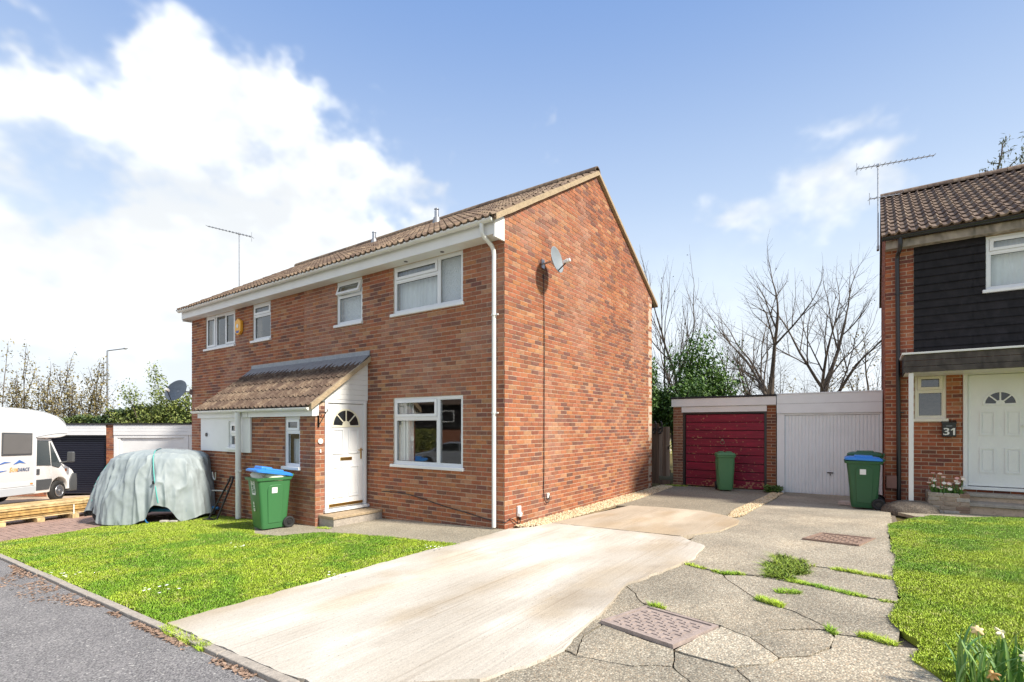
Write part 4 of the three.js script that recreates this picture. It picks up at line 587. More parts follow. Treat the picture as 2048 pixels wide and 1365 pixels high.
for (const dx of [0, .17]) { const g = thing('bicycle_hook', 'black curved bicycle hanging hook over the top of the timber gate', 'hook', [-.22 + dx, 1.72, -7.47], 0, 'hooks on the gate'); mesh('arm', pipe([[-.02, -.05, -.09], [-.02, .04, -.05], [0, .06, 0], [.04, 0, .05], [.05, -.12, .06]], .019, 6), M.iron, g); mesh('cradle', [pipe([[.05, -.12, .06], [-.03, -.15, .06], [-.04, -.22, .07], [-.02, -.27, .09], [.04, -.26, .12]], .02, 6), pipe([[.05, -.13, .06], [.05, -.2, .07], [.01, -.25, .09]], .018, 6)], M.iron, g); }

// ---------------------------------------------------------------- fittings on the walls
function loft(rings, capA = true, capB = true) { // rings of equal length, each [[x,y,z]...]
  const P = [], n = rings[0].length, t = (a, b, c) => P.push(...a, ...b, ...c);
  for (let i = 0; i + 1 < rings.length; i++) for (let k = 0; k < n; k++) { const a = rings[i][k], b = rings[i][(k + 1) % n], c = rings[i + 1][(k + 1) % n], d = rings[i + 1][k]; t(a, b, c); t(a, c, d); }
  const cap = (r, f) => { const c = r.reduce((s, p) => [s[0] + p[0] / n, s[1] + p[1] / n, s[2] + p[2] / n], [0, 0, 0]); for (let k = 0; k < n; k++) f ? t(c, r[k], r[(k + 1) % n]) : t(c, r[(k + 1) % n], r[k]); };
  if (capA) cap(rings[0], false); if (capB) cap(rings[rings.length - 1], true);
  const g = new THREE.BufferGeometry(); g.setAttribute('position', new THREE.BufferAttribute(new Float32Array(P), 3)); g.computeVertexNormals(); return toCreasedNormals(g, .6);
}
function rrect(w, d, r, y, zc = 0, n = 5) { const o = []; for (const [sx, sz, a0] of [[1, 1, 0], [-1, 1, 1], [-1, -1, 2], [1, -1, 3]]) for (let k = 0; k <= n; k++) { const a = (a0 + k / n) * Math.PI / 2; o.push([sx * (w / 2 - r) + r * Math.cos(a), y, zc + sz * (d / 2 - r) + r * Math.sin(a)]); } return o; }
function dish(label, pos, look, size, mat, arm, grp) { // look: direction it faces; pos: bracket on the wall, arm: to the dish centre
  const g = thing('satellite_dish', label, 'satellite dish', pos), q = new THREE.Quaternion().setFromUnitVectors(V(0, 0, 1), V(...look).normalize()), c = V(...arm);
  const pts = []; for (let i = 0; i <= 14; i++) { const r = i / 14; pts.push(new THREE.Vector2(r * size, .22 * size * r * r)); } for (let i = 14; i >= 0; i--) { const r = i / 14; pts.push(new THREE.Vector2(r * size * .985, .22 * size * r * r - .012)); }
  const T4 = (h) => h.applyQuaternion(q).translate(c.x, c.y, c.z);
  mesh('reflector', T4(new THREE.LatheGeometry(pts, 36).rotateX(Math.PI / 2).scale(1, 1.12, 1)), mat, g);
  mesh('feed_arm', [T4(bar([0, -size * 1.05, .16 * size], [0, -size * .55, size * 1.05], .011, 6))], M.blackPlastic, g);
  mesh('receiver', [T4(rbox(.05, .06, .13, .012, 0, -size * .5, size * 1.05)), T4(cyl(.03, .03, .04, 0, 0, 0).rotateX(Math.PI / 2).translate(0, -size * .45, size * .95))], M.gutter, g);
  mesh('bracket', [box(.02, .16, .10, .0, 0, 0), bar([0, 0, 0], [c.x, c.y, c.z], .018, 8), T4(rbox(.10, .14, .05, .01, 0, 0, -.03))].map((h) => h), M.steel, g);
  return g;
}
const dishGrey = phy(lin(.25, .28, .30), { roughness: .45, metalness: .1, map: T.render }), dishDark = phy(lin(.20, .23, .26), { roughness: .4, map: T.grain });
dish('round grey satellite dish mounted on the sunlit brick gable', [.012, 4.53, -1.13], [.97, .20, -.06], .215, dishGrey, [.24, .02, -.02]);
dish('dark grey satellite dish on the far front corner of the pair of houses', [-11.03, 2.62, .012], [.45, .45, .75], .30, dishDark, [-.28, .02, .26]);
tag(mesh('cable', pipe([[.02, 4.36, -1.15], [.016, 3.2, -1.175], [.016, 2, -1.17], [.016, .9, -1.165], [.016, .45, -1.165], [.03, .30, -1.19], [.05, .29, -1.27], [.03, .40, -1.32]], .0085, 6, 80), M.blackPlastic), 'thin black cable running down the brick gable from the satellite dish', 'cable');
{ const g = thing('cable_box', 'small grey cable entry box low on the gable by the cable end', 'cable box', [.012, .37, -1.30]); mesh('cover', rbox(.03, .09, .07, .008, .005, .03, 0), M.gutter, g); mesh('gland', cyl(.014, .014, .03, .01, -.035, 0), M.blackPlastic, g); }
{ const g = thing('outdoor_socket', 'white outdoor socket with hanging lead near the house corner', 'socket', [.012, .20, -.37]); mesh('back_plate', rbox(.04, .17, .09, .01, .01, .05, 0), M.gutter, g); mesh('flap', rbox(.05, .07, .08, .014, .035, .0, 0).rotateZ(-.2), M.gutter, g); mesh('plug', rbox(.04, .06, .035, .01, .03, -.07, 0), M.blackPlastic, g); }
tag(mesh('cable', pipe([[.045, .13, -.37], [.05, .05, -.36], [.04, .06, -.30], [.03, .14, -.18], [.025, .155, -.10], [.02, .12, .0], [-.02, .12, .03], [-.3, .13, .022], [-.8, .20, .02], [-1.3, .26, .02], [-1.9, .36, .02], [-2.4, .41, .02], [-2.9, .40, .02]], .008, 6, 120), M.blackPlastic), 'black cable sagging along the base of the front wall to the socket', 'cable');
{ const g = thing('alarm_box', 'yellow hexagonal alarm box between the upper windows', 'alarm box', [-8.3, 4.05, .01]); const s = (k) => polyShape([[0, .21 * k], [.13 * k, .14 * k], [.13 * k, -.1 * k], [.05 * k, -.17 * k], [-.05 * k, -.17 * k], [-.13 * k, -.1 * k], [-.13 * k, .14 * k]]); mesh('case', extr(s(1), .05, { bevelEnabled: true, bevelSize: .012, bevelThickness: .012, bevelSegments: 2 }).translate(0, .1, .012), M.orange, g); mesh('strobe', extr(polyShape([[-.09, -.09], [.09, -.09], [.05, -.15], [-.05, -.15]]), .05).translate(0, .1, .028), phy(lin(.03, .05, .3), { roughness: .3 }), g); mesh('badge', cyl(.05, .05, .004, 0, 0, 0).rotateX(Math.PI / 2).translate(0, .13, .076), M.paintWhite, g); }
{ const g = thing('basket_bracket', 'black wrought iron hanging basket bracket beside the porch door', 'bracket', [-3.345, 1.80, 1.10]); mesh('back_bar', span(0, .012, -.17, .14, -.012, .012), M.iron, g); mesh('arm', [pipe([[.006, .10, 0], [.14, .10, .0], [.24, .10, 0], [.27, .13, 0], [.25, .15, 0]], .008, 6), pipe([[.006, -.14, 0], [.12, -.02, 0], [.22, .09, 0]], .008, 6)], M.iron, g); mesh('scroll', pipe([[.05, .07, 0], [.09, .05, 0], [.10, .01, 0], [.06, 0, 0], [.05, .03, 0]], .006, 6), M.iron, g); }
{ const g = thing('house_plaque', 'pale round house plaque and bell push beside the porch door frame', 'plaque', [-3.346, 1.38, 1.06]); mesh('plate', cyl(.05, .05, .012, 0, 0, 0, 20).rotateZ(-Math.PI / 2), M.gutter, g); mesh('bell_push', rbox(.012, .06, .03, .004, .004, -.18, 0), M.gutter, g); }
function aerial(label, pos, mastH, boomLen, dir, n, lean = 0, second) {
  const g = thing('tv_aerial', label, 'tv aerial', pos); const m = V(0, mastH, 0), d = V(...dir).normalize(), s = d.clone().cross(UP).normalize();
  mesh('mast', bar([0, 0, 0], [0, mastH, 0], .016, 6), M.steel, g);
  const yagi = (c, L, k, e) => { const a = c.clone().addScaledVector(d, -L * .28), b = c.clone().addScaledVector(d, L * .72), gs = [bar(a.toArray(), b.toArray(), .012, 6)]; for (let i = 0; i <= k; i++) { const q = a.clone().lerp(b, i / k), l = e * (1 - .3 * i / k); gs.push(bar(q.clone().addScaledVector(s, -l).toArray(), q.clone().addScaledVector(s, l).toArray(), .006, 5)); } const q = a.clone(); gs.push(bar(q.clone().add(V(0, .14, 0)).toArray(), q.clone().add(V(0, -.14, 0)).toArray(), .007, 5)); return gs; };
  mesh('antenna', yagi(m, boomLen, n, .12), M.steel, g); if (second) mesh('antenna', yagi(V(0, mastH * .62, 0), boomLen * .4, 5, .10), M.steel, g);
  mesh('clamp', [rbox(.06, .06, .06, .01, 0, mastH, 0), rbox(.05, .10, .14, .01, 0, .05, 0)], M.steel, g); return g;
}
{ const p = at(478, 600, 15.4); aerial('tall mast television aerial rising from the far roof behind the houses', [p.x, 4.9, p.z], at(478, 468, 15.4).y - 4.9, 1.45, [-.85, .26, .5], 13); }
{ aerial('twin television aerials on a pole fixed to the gable of number 31', [4.875, 5.67, -7.8], 1.95, 1.5, [.86, .06, -.3], 14, 0, true); }

// ---------------------------------------------------------------- wheelie bins
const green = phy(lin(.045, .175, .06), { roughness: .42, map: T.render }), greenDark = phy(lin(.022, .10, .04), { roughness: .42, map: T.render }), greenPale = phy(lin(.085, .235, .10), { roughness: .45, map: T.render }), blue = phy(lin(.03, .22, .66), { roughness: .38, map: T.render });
function bin(label, pos, turn, o) {
  const g = thing('wheelie_bin', label, 'wheelie bin', pos, turn, 'wheelie bins'), w = o.w || .56, d = o.d || .68, h = o.h || .98, m = o.mat;
  mesh('body', loft([rrect(w * .74, d * .70, .05, .03, .0), rrect(w * .79, d * .76, .06, .10, .0), rrect(w * .84, d * .82, .05, h * .45, .0), rrect(w * .90, d * .90, .045, h * .78, .005), rrect(w * .94, d * .95, .045, h - .03, .01)], true, false), m, g);
  mesh('rim', loft([rrect(w * .92, d * .93, .04, h - .05, .01), rrect(w * 1.02, d * 1.03, .045, h - .045, .02), rrect(w * 1.04, d * 1.06, .045, h, .02), rrect(w * .94, d * .96, .04, h + .002, .01), rrect(w * .88, d * .88, .04, h - .10, .01)], false, false), m, g);
  const lid = new THREE.Group(); const L = (y, s, k) => rrect(w * 1.05 * s, d * 1.07 * s, .06, y, d * .53 - (1 - k) * .02);
  const lm = mesh('lid', [loft([L(0, 1, 1), L(.028, 1.0, 1), L(.05, .90, 1), L(.062, .70, 1), L(.066, .35, 1)], true, true), rspan(-w * .36, -w * .06, .045, .085, d * .25, d * .78, .018), rspan(w * .06, w * .36, .045, .085, d * .25, d * .78, .018), ...(o.peak ? [rspan(-w * .3, w * .3, .03, .11, d * .55, d * .9, .03)] : [])], o.lid || m, g, { at: [0, h + .006, -d * .51] }); lm.rotation.x = -(o.open || 0);
  mesh('handle', [bar([-w * .36, h + .03, -d * .56], [w * .36, h + .03, -d * .56], .016, 8), bar([-w * .36, h - .06, -d * .47], [-w * .36, h + .03, -d * .56], .015, 6), bar([w * .36, h - .06, -d * .47], [w * .36, h + .03, -d * .56], .015, 6)], m, g);
  for (const s of [-1, 1]) { const wl = mesh('wheel', [new THREE.TorusGeometry(.082, .026, 10, 22).rotateY(Math.PI / 2).translate(s * w * .43, .108, -d * .40), cyl(.084, .084, .03, 0, -.015, 0).rotateZ(Math.PI / 2).translate(s * w * .43, .108, -d * .40)], M.rubber, g); mesh('hub', [cyl(.03, .03, .05, 0, -.025, 0).rotateZ(Math.PI / 2).translate(s * w * .435, .108, -d * .40), ...[0, 1, 2, 3, 4, 5].map((k) => box(.036, .09, .012).rotateX(k * Math.PI / 6).translate(s * w * .43, .108, -d * .40))], M.blackPlastic, wl); }
  mesh('axle', bar([-w * .43, .108, -d * .40], [w * .43, .108, -d * .40], .011, 6), M.steel, g);
  const arch = (k) => { const q = new THREE.Shape(); q.moveTo(-.11 * k, 0); q.lineTo(-.13 * k, .56); q.quadraticCurveTo(-.13 * k, .66, -.05 * k, .66); q.lineTo(.07 * k, .66); q.quadraticCurveTo(.13 * k, .66, .13 * k, .56); q.lineTo(.11 * k, 0); q.closePath(); return q; };
  for (const s of [-1, 1]) { const a = extr(arch(1), .008, { bevelEnabled: true, bevelSize: .006, bevelThickness: .005, bevelSegments: 1 }); a.rotateY(s * Math.PI / 2).rotateZ(-s * .055).translate(s * w * .392, .13, 0); mesh('side_panel', a, m, g); if (o.stickers) mesh('sticker', rbox(.004, .10, .095, .001, 0, 0, 0).rotateZ(-s * .055).translate(s * (w * .392 + .055 * .56 + .017), .70, .02), M.paintWhite, g); }
  if (o.crest) { const q = (gs) => gs.map((t) => t.rotateX(.105).translate(0, 0, 0)); const Z = (y) => d * (.39 + .085 * (y / h)) + .004;
    const lab = []; const r = rand(3); lab.push(ringRect(-.075, .075, -.12, .12, .012, .002)); for (let i = 0; i < 6; i++) for (let j = 0; j < 4; j++) if (r() < .62) lab.push(box(.022 + .012 * r(), .012 + .014 * r(), .002, -.045 + j * .03, -.085 + i * .034, .002)); lab.push(box(.15, .03, .002, 0, -.125, .002));
    mesh('council_sticker', q(lab).map((t) => t.translate(-.0, .76, Z(.76) + .003)), M.paintWhite, g);
    mesh('crest', q([new THREE.CircleGeometry(.026, 16).scale(.8, 1.1, 1).translate(0, .075, .002), ...[-1, 1].map((s) => new THREE.CircleGeometry(.016, 10).translate(s * .016, .02, .002)), new THREE.CircleGeometry(.036, 16, Math.PI, Math.PI).translate(0, -.035, .002), box(.06, .014, .002, 0, -.02, .002)]).map((t) => t.translate(0, .40, Z(.40) + .004)), M.paintWhite, g); }
  return g;
}
{ const x = -4.0, z = 1.64, y = GROUND(x, z) + .01, g = bin('mid-green wheelie bin overflowing under a blue lid beside the porch', [x, y, z], -.12, { mat: green, lid: blue, open: .17, stickers: true, crest: true, peak: true, h: .92, w: .53, d: .60 });
  const bag = new THREE.IcosahedronGeometry(1, 4), p = bag.attributes.position; for (let i = 0; i < p.count; i++) { const v = V(p.getX(i), p.getY(i), p.getZ(i)), k = .82 + .4 * fbm3(v.x * 2.2 + 5, v.y * 2.2, v.z * 2.2, 3); p.setXYZ(i, v.x * k, v.y * k, v.z * k); } bag.computeVertexNormals();
  const rub = thing('rubbish_bag', 'pale refuse sacks bulging out of the overfull green bin', 'rubbish bag', [x, y, z], -.12); mesh('sack', bag.clone().scale(.2, .13, .17).translate(-.08, .92, .11), phy(lin(.72, .70, .60), { roughness: .4 }), rub); mesh('sack', bag.clone().rotateY(1).scale(.18, .13, .2).translate(.09, .91, -.05), phy(lin(.62, .68, .50), { roughness: .4 }), rub); mesh('carton', rbox(.14, .05, .26, .004, .14, .955, .05).rotateZ(.05), std(lin(.62, .56, .44), { map: T.grain }), rub); }
{ const [x, z] = onGround(1449, 984); bin('pale green bin with green lid standing at the red garage door', [x - .05, GROUND(x, z - .25) + .004, z - .27], .36, { mat: greenPale, w: .43, d: .50, h: .90 }); }
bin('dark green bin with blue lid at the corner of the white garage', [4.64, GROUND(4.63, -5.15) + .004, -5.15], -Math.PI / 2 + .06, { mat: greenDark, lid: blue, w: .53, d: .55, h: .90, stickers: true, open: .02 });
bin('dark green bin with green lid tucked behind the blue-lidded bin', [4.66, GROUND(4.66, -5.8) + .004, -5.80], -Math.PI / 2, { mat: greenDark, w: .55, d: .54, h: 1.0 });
{ const [x, z] = onGround(1700, 1011); tag(mesh('stone_block', (() => { const g = rbox(.27, .075, .15, .012, 0, .037, 0), p = g.attributes.position; for (let i = 0; i < p.count; i++) p.setXYZ(i, p.getX(i) + .012 * (noise2(p.getY(i) * 30, p.getZ(i) * 20) - .5), p.getY(i), p.getZ(i) + .012 * (noise2(p.getX(i) * 20, 2) - .5)); return g; })(), std(lin(.66, .55, .50), { map: T.grain, bumpMap: T.grainBump, bumpScale: .01 }), scene, { at: [x - .04, GROUND(x, z) + .002, z + .02], turn: -.25 }), 'loose pale pink stone block lying at the foot of the blue-lidded bin', 'stone block'); }

// ---------------------------------------------------------------- motorhome
{ const g = thing('motorhome', 'white motorhome with over-cab bunk parked facing the dark shutter', 'motorhome', [-16.8, GROUND(-16.8, 1.1) + .0, 1.08], 134.2 * Math.PI / 180); g.rotation.order = 'YXZ'; g.rotation.z = -.03;
  const wp = phy(lin(.80, .80, .79), { roughness: .22, clearcoat: .5, clearcoatRoughness: .1 }), band = phy(lin(.50, .54, .57), { roughness: .35 }), dark = phy(lin(.07, .075, .08), { roughness: .45 }), glassW = phy(lin(.05, .065, .07), { roughness: .06, ior: 1.6 }), win2 = phy(lin(.16, .155, .15), { roughness: .08, ior: 1.6, map: T.render });
  const cabS = new THREE.Shape(); cabS.moveTo(-.02, .30); cabS.lineTo(.0, .58); cabS.quadraticCurveTo(-.02, .86, -.16, .98); cabS.quadraticCurveTo(-.36, 1.10, -.60, 1.19); cabS.lineTo(-1.12, 1.98); cabS.lineTo(-1.84, 2.02); cabS.lineTo(-1.84, .32); cabS.lineTo(-1.16, .32); cabS.absarc(-.72, .36, .40, Math.PI, 0, true); cabS.closePath();
  const bev = { bevelEnabled: true, bevelSize: .03, bevelThickness: .05, bevelSegments: 3, bevelOffset: -.03 };
  mesh('cab', toCreasedNormals(extr(cabS, 1.72, bev).translate(0, 0, -1.88), .5), wp, g);
  const hb = new THREE.Shape(); hb.moveTo(-1.86, .36); hb.lineTo(-1.86, 1.99); hb.lineTo(-1.15, 2.0); hb.quadraticCurveTo(-.72, 2.02, -.56, 2.12); hb.quadraticCurveTo(-.50, 2.2, -.56, 2.32); hb.quadraticCurveTo(-.76, 2.60, -1.15, 2.72); hb.quadraticCurveTo(-1.7, 2.84, -2.6, 2.85); hb.lineTo(-5.75, 2.85); hb.quadraticCurveTo(-5.9, 2.84, -5.9, 2.7); hb.lineTo(-5.9, .36); hb.closePath();
  const body = mesh('body', toCreasedNormals(extr(hb, 2.0, bev).translate(0, 0, -2.06), .5), wp, g);
  mesh('edge_trim', pipe([[-1.9, 2.03, -.008], [-1.2, 2.14, -.006], [-.62, 2.17, -.006]], .012, 6), band, body); mesh('roof_trim', pipe([[-.575, 2.3, -.02], [-.78, 2.575, -.02], [-1.17, 2.70, -.02], [-1.7, 2.80, -.02], [-2.6, 2.83, -.02], [-5.7, 2.83, -.02]], .014, 6, 60), band, body);
  mesh('skirt', [rspan(-5.85, -1.88, .37, .58, -.02, .006, .008)], band, body); mesh('skirt_rail', rspan(-5.85, -1.88, .60, .73, -.02, .004, .01), phy(lin(.62, .66, .68), { roughness: .35 }), body);
  mesh('side_window', [rspan(-3.12, -2.05, 1.50, 2.14, -.012, .012, .012)], dark, body); mesh('pane', rspan(-3.08, -2.09, 1.54, 2.10, -.004, .018, .006), win2, body);
  mesh('marker_light', rbox(.09, .045, .012, .005, -2.05, .66, .008), phy(lin(.7, .25, .04), { roughness: .3 }), body);
  mesh('corner_seam', rspan(-1.90, -1.865, .4, 1.98, -.03, .002, .004), wp, body);
  const cs = -.105; // cab side skin
  mesh('door_window', extr([[-1.74, 1.20], [-1.16, 1.17], [-1.28, 1.90], [-1.74, 1.90]], .012, { bevelEnabled: true, bevelSize: .02, bevelThickness: .003, bevelSegments: 2 }).translate(0, 0, cs), glassW, g);
  mesh('quarter_window', extr([[-1.08, 1.15], [-.80, 1.08], [-.72, 1.14], [-1.18, 1.86]], .012, { bevelEnabled: true, bevelSize: .016, bevelThickness: .003, bevelSegments: 2 }).translate(0, 0, cs), glassW, g);
  mesh('windscreen', new THREE.PlaneGeometry(1.6, .86).rotateY(Math.PI / 2).rotateZ(.585).translate(-.855, 1.60, -1.02), glassW, g);
  mesh('door_seam', [bar([-1.78, .45, cs + .002], [-1.78, 1.95, cs + .002], .006, 4), bar([-1.1, .80, cs + .002], [-1.08, 1.14, cs + .002], .006, 4)], band, g); mesh('door_handle', rbox(.14, .17, .02, .012, -1.66, .98, cs + .006), dark, g);
  mesh('cab_band', extr([[-1.84, .42], [-1.20, .42], [-1.08, .66], [-1.08, .74], [-1.84, .74]], .012).translate(0, 0, cs - .002), dark, g);
  mesh('bumper', toCreasedNormals(extr((() => { const q = new THREE.Shape(); q.moveTo(.06, .28); q.quadraticCurveTo(.08, .62, .02, .84); q.lineTo(-.16, .86); q.quadraticCurveTo(-.32, .72, -.30, .50); q.lineTo(-.28, .28); q.closePath(); return q; })(), 1.78, bev).translate(0, 0, -1.91), .5), dark, g);
  mesh('indicator', rbox(.05, .09, .02, .008, -.46, .98, cs + .004), phy(lin(.7, .2, .04), { roughness: .3 }), g);
  const mir = mesh('mirror', rbox(.10, .34, .20, .04, -.66, 1.40, .16), dark, g); mesh('mirror_arm', [bar([-.72, 1.22, cs], [-.68, 1.26, .1], .025, 6)], dark, mir);
  for (const [x, z] of [[-.72, -.20], [-.72, -1.78], [-4.35, -.14], [-4.35, -1.86]]) { const t = mesh('wheel', [new THREE.TorusGeometry(.25, .085, 12, 30).translate(x, .33, z), cyl(.25, .25, .14, 0, -.07, 0, 28).rotateX(Math.PI / 2).translate(x, .33, z)], M.rubber, g); mesh('hub_cap', [new THREE.TorusGeometry(.17, .02, 8, 26).translate(x, .33, z + .085), cyl(.17, .15, .03, 0, 0, 0, 26).rotateX(Math.PI / 2).translate(x, .33, z + .065), cyl(.05, .04, .03, 0, 0, 0, 14).rotateX(Math.PI / 2).translate(x, .33, z + .09)], M.steel, t); }
  const orangeP = std(lin(.85, .42, .10), { roughness: .4 }), navy = std(lin(.05, .08, .17), { roughness: .4 }), bluP = std(lin(.05, .16, .50), { roughness: .4 });
  const word = (s, x, m, n) => { const q = new TextGeometry(s, { font, size: n, depth: .003, curveSegments: 4 }); q.applyMatrix4(new THREE.Matrix4().makeShear(0, 0, .18, 0, 0, 0)); mesh('lettering', q.translate(x, 1.04, -.001), m, body); };
  word('S', -2.85, orangeP, .125); word('UN', -2.755, orangeP, .098); word('DANCE', -2.585, navy, .098);
  mesh('swoosh', [[[-3.3, 1.23], [-3.02, 1.33], [-2.78, 1.31], [-3.0, 1.29]], [[-2.72, 1.24], [-2.50, 1.37], [-2.26, 1.26], [-2.48, 1.29]], [[-3.6, 1.10], [-3.2, 1.08], [-2.9, 1.09], [-3.2, 1.04], [-3.6, 1.05]]].map((p) => extr(p, .003).translate(0, 0, -.001)), bluP, body);
}

// ---------------------------------------------------------------- covered trailer
{ const c = at(322, 1040, 11.05), gy = GROUND(c.x, c.z), o = [c.x, gy, c.z];
  const g = thing('covered_trailer', 'trailer load wrapped in a pale grey-green tarpaulin on the grass edge', 'trailer', o, YAW);
  const A = (th) => th, sup = (th, a, b, n) => { const x = Math.cos(th), z = Math.sin(th), r = Math.pow(Math.pow(Math.abs(x) / a, n) + Math.pow(Math.abs(z) / b, n), -1 / n); return [x * r, z * r]; };
  const surf = (th, t) => { // th: 0 right, pi/2 towards the viewer, pi left
    const [tx, tz] = sup(th, .82, .66, 3.0), [hx, hz] = sup(th, 1.05, .84, 2.5);
    const f = 1 + .05 * Math.cos(th), fold = Math.sin(th * 9 + 9 * noise2(Math.cos(th) * 3, Math.sin(th) * 3)) * (.3 + .5 * noise2(th * 2, 8)) + .3 * Math.pow(Math.abs(Math.sin(th * 15 + 6 * noise2(Math.cos(th) * 4, Math.sin(th) * 4 + 3))), 5) + .5 * Math.sin(th * 33 + 3 + 5 * noise2(Math.cos(th) * 2 + 9, Math.sin(th) * 2)) * .4;
    if (t < .42) { const k = t / .42; return [tx * k * .97, 1.50 - .05 * k * k - .10 * Math.pow(k, 6) - .08 * Math.max(0, tx * k) * .4 - .07 * Math.max(0, -tx * k) + .02 * (noise2(tx * k * 4, tz * k * 4) - .5), tz * k * .97]; }
    const k = (t - .42) / .58, e = Math.pow(k, .75);
    const hem = .10 + .26 * sstep(.35, .1, Math.abs(th - .98)) - .12 * sstep(.6, .1, Math.abs(th - 2.0)) + .20 * sstep(.3, .05, Math.abs(th - 2.55)) - .05 * sstep(.4, .1, Math.abs(th - 3.0)) + .05 * Math.sin(th * 7);
    const bulge = .05 * Math.sin(k * Math.PI) + .10 * k * sstep(.55, .1, Math.abs(th - 2.0)) + .22 * k * sstep(.6, .1, Math.abs(th - 2.9)) + .06 * k * sstep(.6, .2, Math.abs(th - .2));
    const s = 1 + bulge + (.045 + .05 * noise2(th * 1.7, 4)) * fold * Math.pow(k, .7);
    return [lerp(tx * .97, hx, e) * s, lerp(1.36 - .03 * Math.max(0, tx) * 1 - .05 * Math.max(0, -tx), Math.max(.03, hem), k) + .01 * fold * k, lerp(tz * .97, hz, e) * s];
  };
  const nt = 420, nk = 80, P = []; const pt = (i, j) => surf(i / nt * 2 * Math.PI, j / nk);
  const gridP = []; for (let j = 0; j <= nk; j++) { const row = []; for (let i = 0; i <= nt; i++) { const q = pt(i % nt, j), n = .045 * (fbm3(q[0] * 2.6, q[1] * 1.8, q[2] * 2.6, 4) - .5) + .022 * Math.pow(1 - Math.abs(2 * fbm3(q[0] * 3.2 + q[2] * 1.5, q[1] * .7 + q[0] * .5, q[2] * 3.2, 3) - 1), 6) + .007 * Math.pow(1 - Math.abs(2 * noise3(q[0] * 9, q[1] * 2 + q[0] * 3, q[2] * 9) - 1), 4); const l = Math.hypot(q[0], q[2]) || 1; row.push([q[0] + q[0] / l * n * 2, q[1] + n * .5, q[2] + q[2] / l * n * 2]); } gridP.push(row); }
  const tg = new THREE.BufferGeometry(), pos = [], idx = []; for (const r of gridP) for (const q of r) pos.push(...q); for (let j = 0; j < nk; j++) for (let i = 0; i < nt; i++) { const a = j * (nt + 1) + i, b = a + 1, d = a + nt + 1, e = d + 1; idx.push(a, b, e, a, e, d); } tg.setAttribute('position', new THREE.BufferAttribute(new Float32Array(pos), 3)); tg.setIndex(idx); tg.computeVertexNormals();
  mesh('tarpaulin', tg, std(lin(.32, .37, .385), { roughness: .6, map: T.tarp }), g);
  const teal = std(lin(.10, .42, .38), { roughness: .6 }); const ribbon = (th, t0, t1, th2 = th) => { const l = []; for (let i = 0; i <= 22; i++) { const t = lerp(t0, t1, i / 22), q = surf(lerp(th, th2, i / 22), t), n = Math.hypot(q[0], q[2]) || 1, k = t > .42 ? .025 : .0; l.push([q[0] + q[0] / n * k, q[1] + (t < .42 ? .024 : .008), q[2] + q[2] / n * k]); } return pipe(l, .011, 5, 60); };
  mesh('strap', [ribbon(1.20, .26, .97, 1.02)], teal, g); mesh('strap', [ribbon(3.5, .30, .42, 3.3), ribbon(1.20, .26, .02)], std(lin(.06, .14, .17), { roughness: .6 }), g); mesh('strap', ribbon(2.75, .44, .9, 2.62), teal, g); mesh('buckle', (() => { const q = surf(1.09, .72); return box(.03, .06, .03, q[0], q[1], q[2] + .04); })(), M.blackPlastic, g);
  const bl = std(lin(.03, .16, .36), { roughness: .5 }); mesh('chassis', [span(-.85, .9, .24, .30, .50, .56), span(-.85, .9, .24, .30, -.56, -.50), span(-.85, -.79, .24, .30, -.5, .5), span(.84, .9, .24, .30, -.5, .5), span(-.03, .03, .24, .30, -.5, .5), bar([.88, .27, 0], [1.3, .24, .1], .03), bar([.15, .27, .55], [.75, .27, .56], .02)], bl, g);
  mesh('load', [rspan(-.66, .66, .31, 1.25, -.5, .5, .12)], M.earth, g); mesh('hose', pipe([[.1, .2, .62], [.18, .08, .72], [.3, .02, .76], [.42, .01, .78]], .014, 6), bl, g);
  for (const z of [-.62, .58]) { const t = mesh('wheel', [new THREE.TorusGeometry(.17, .065, 10, 24).translate(-.78, .235, z), cyl(.17, .17, .10, 0, -.05, 0, 20).rotateX(Math.PI / 2).translate(-.78, .235, z)], M.rubber, g); mesh('rim', cyl(.11, .11, .02, 0, 0, 0).rotateX(Math.PI / 2).translate(-.78, .235, z + .055), M.steel, t); }
  for (const x of [.52, .72]) mesh('support_block', rbox(.15, .07, .10, .01, x, .05, .66), std(lin(.62, .58, .52), { map: T.grain }), g);
}
{ const g = thing('sack_truck', 'old black metal sack truck leaning on the brick porch wall', 'sack truck', [-6.32, GROUND(-6.3, 1.3), 1.34], .1); mesh('frame', [bar([-.16, .02, .22], [.08, .78, -.06], .018), bar([.12, .02, .22], [.20, .78, -.06], .018), pipe([[.08, .78, -.06], [.10, .86, -.08], [.18, .86, -.08], [.20, .78, -.06]], .018, 6)], M.iron, g); mesh('handle', [bar([-.42, .56, .0], [.1, .58, -.02], .018), pipe([[-.48, .95, -.04], [-.46, .82, -.05], [-.42, .78, -.06], [-.40, .95, -.06]], .016, 6)], M.steel, g); mesh('foot_plate', box(.34, .015, .14, -.02, .02, .27), M.iron, g); mesh('crossbar', [bar([-.06, .35, .10], [.16, .35, .10], .012)], M.iron, g); }
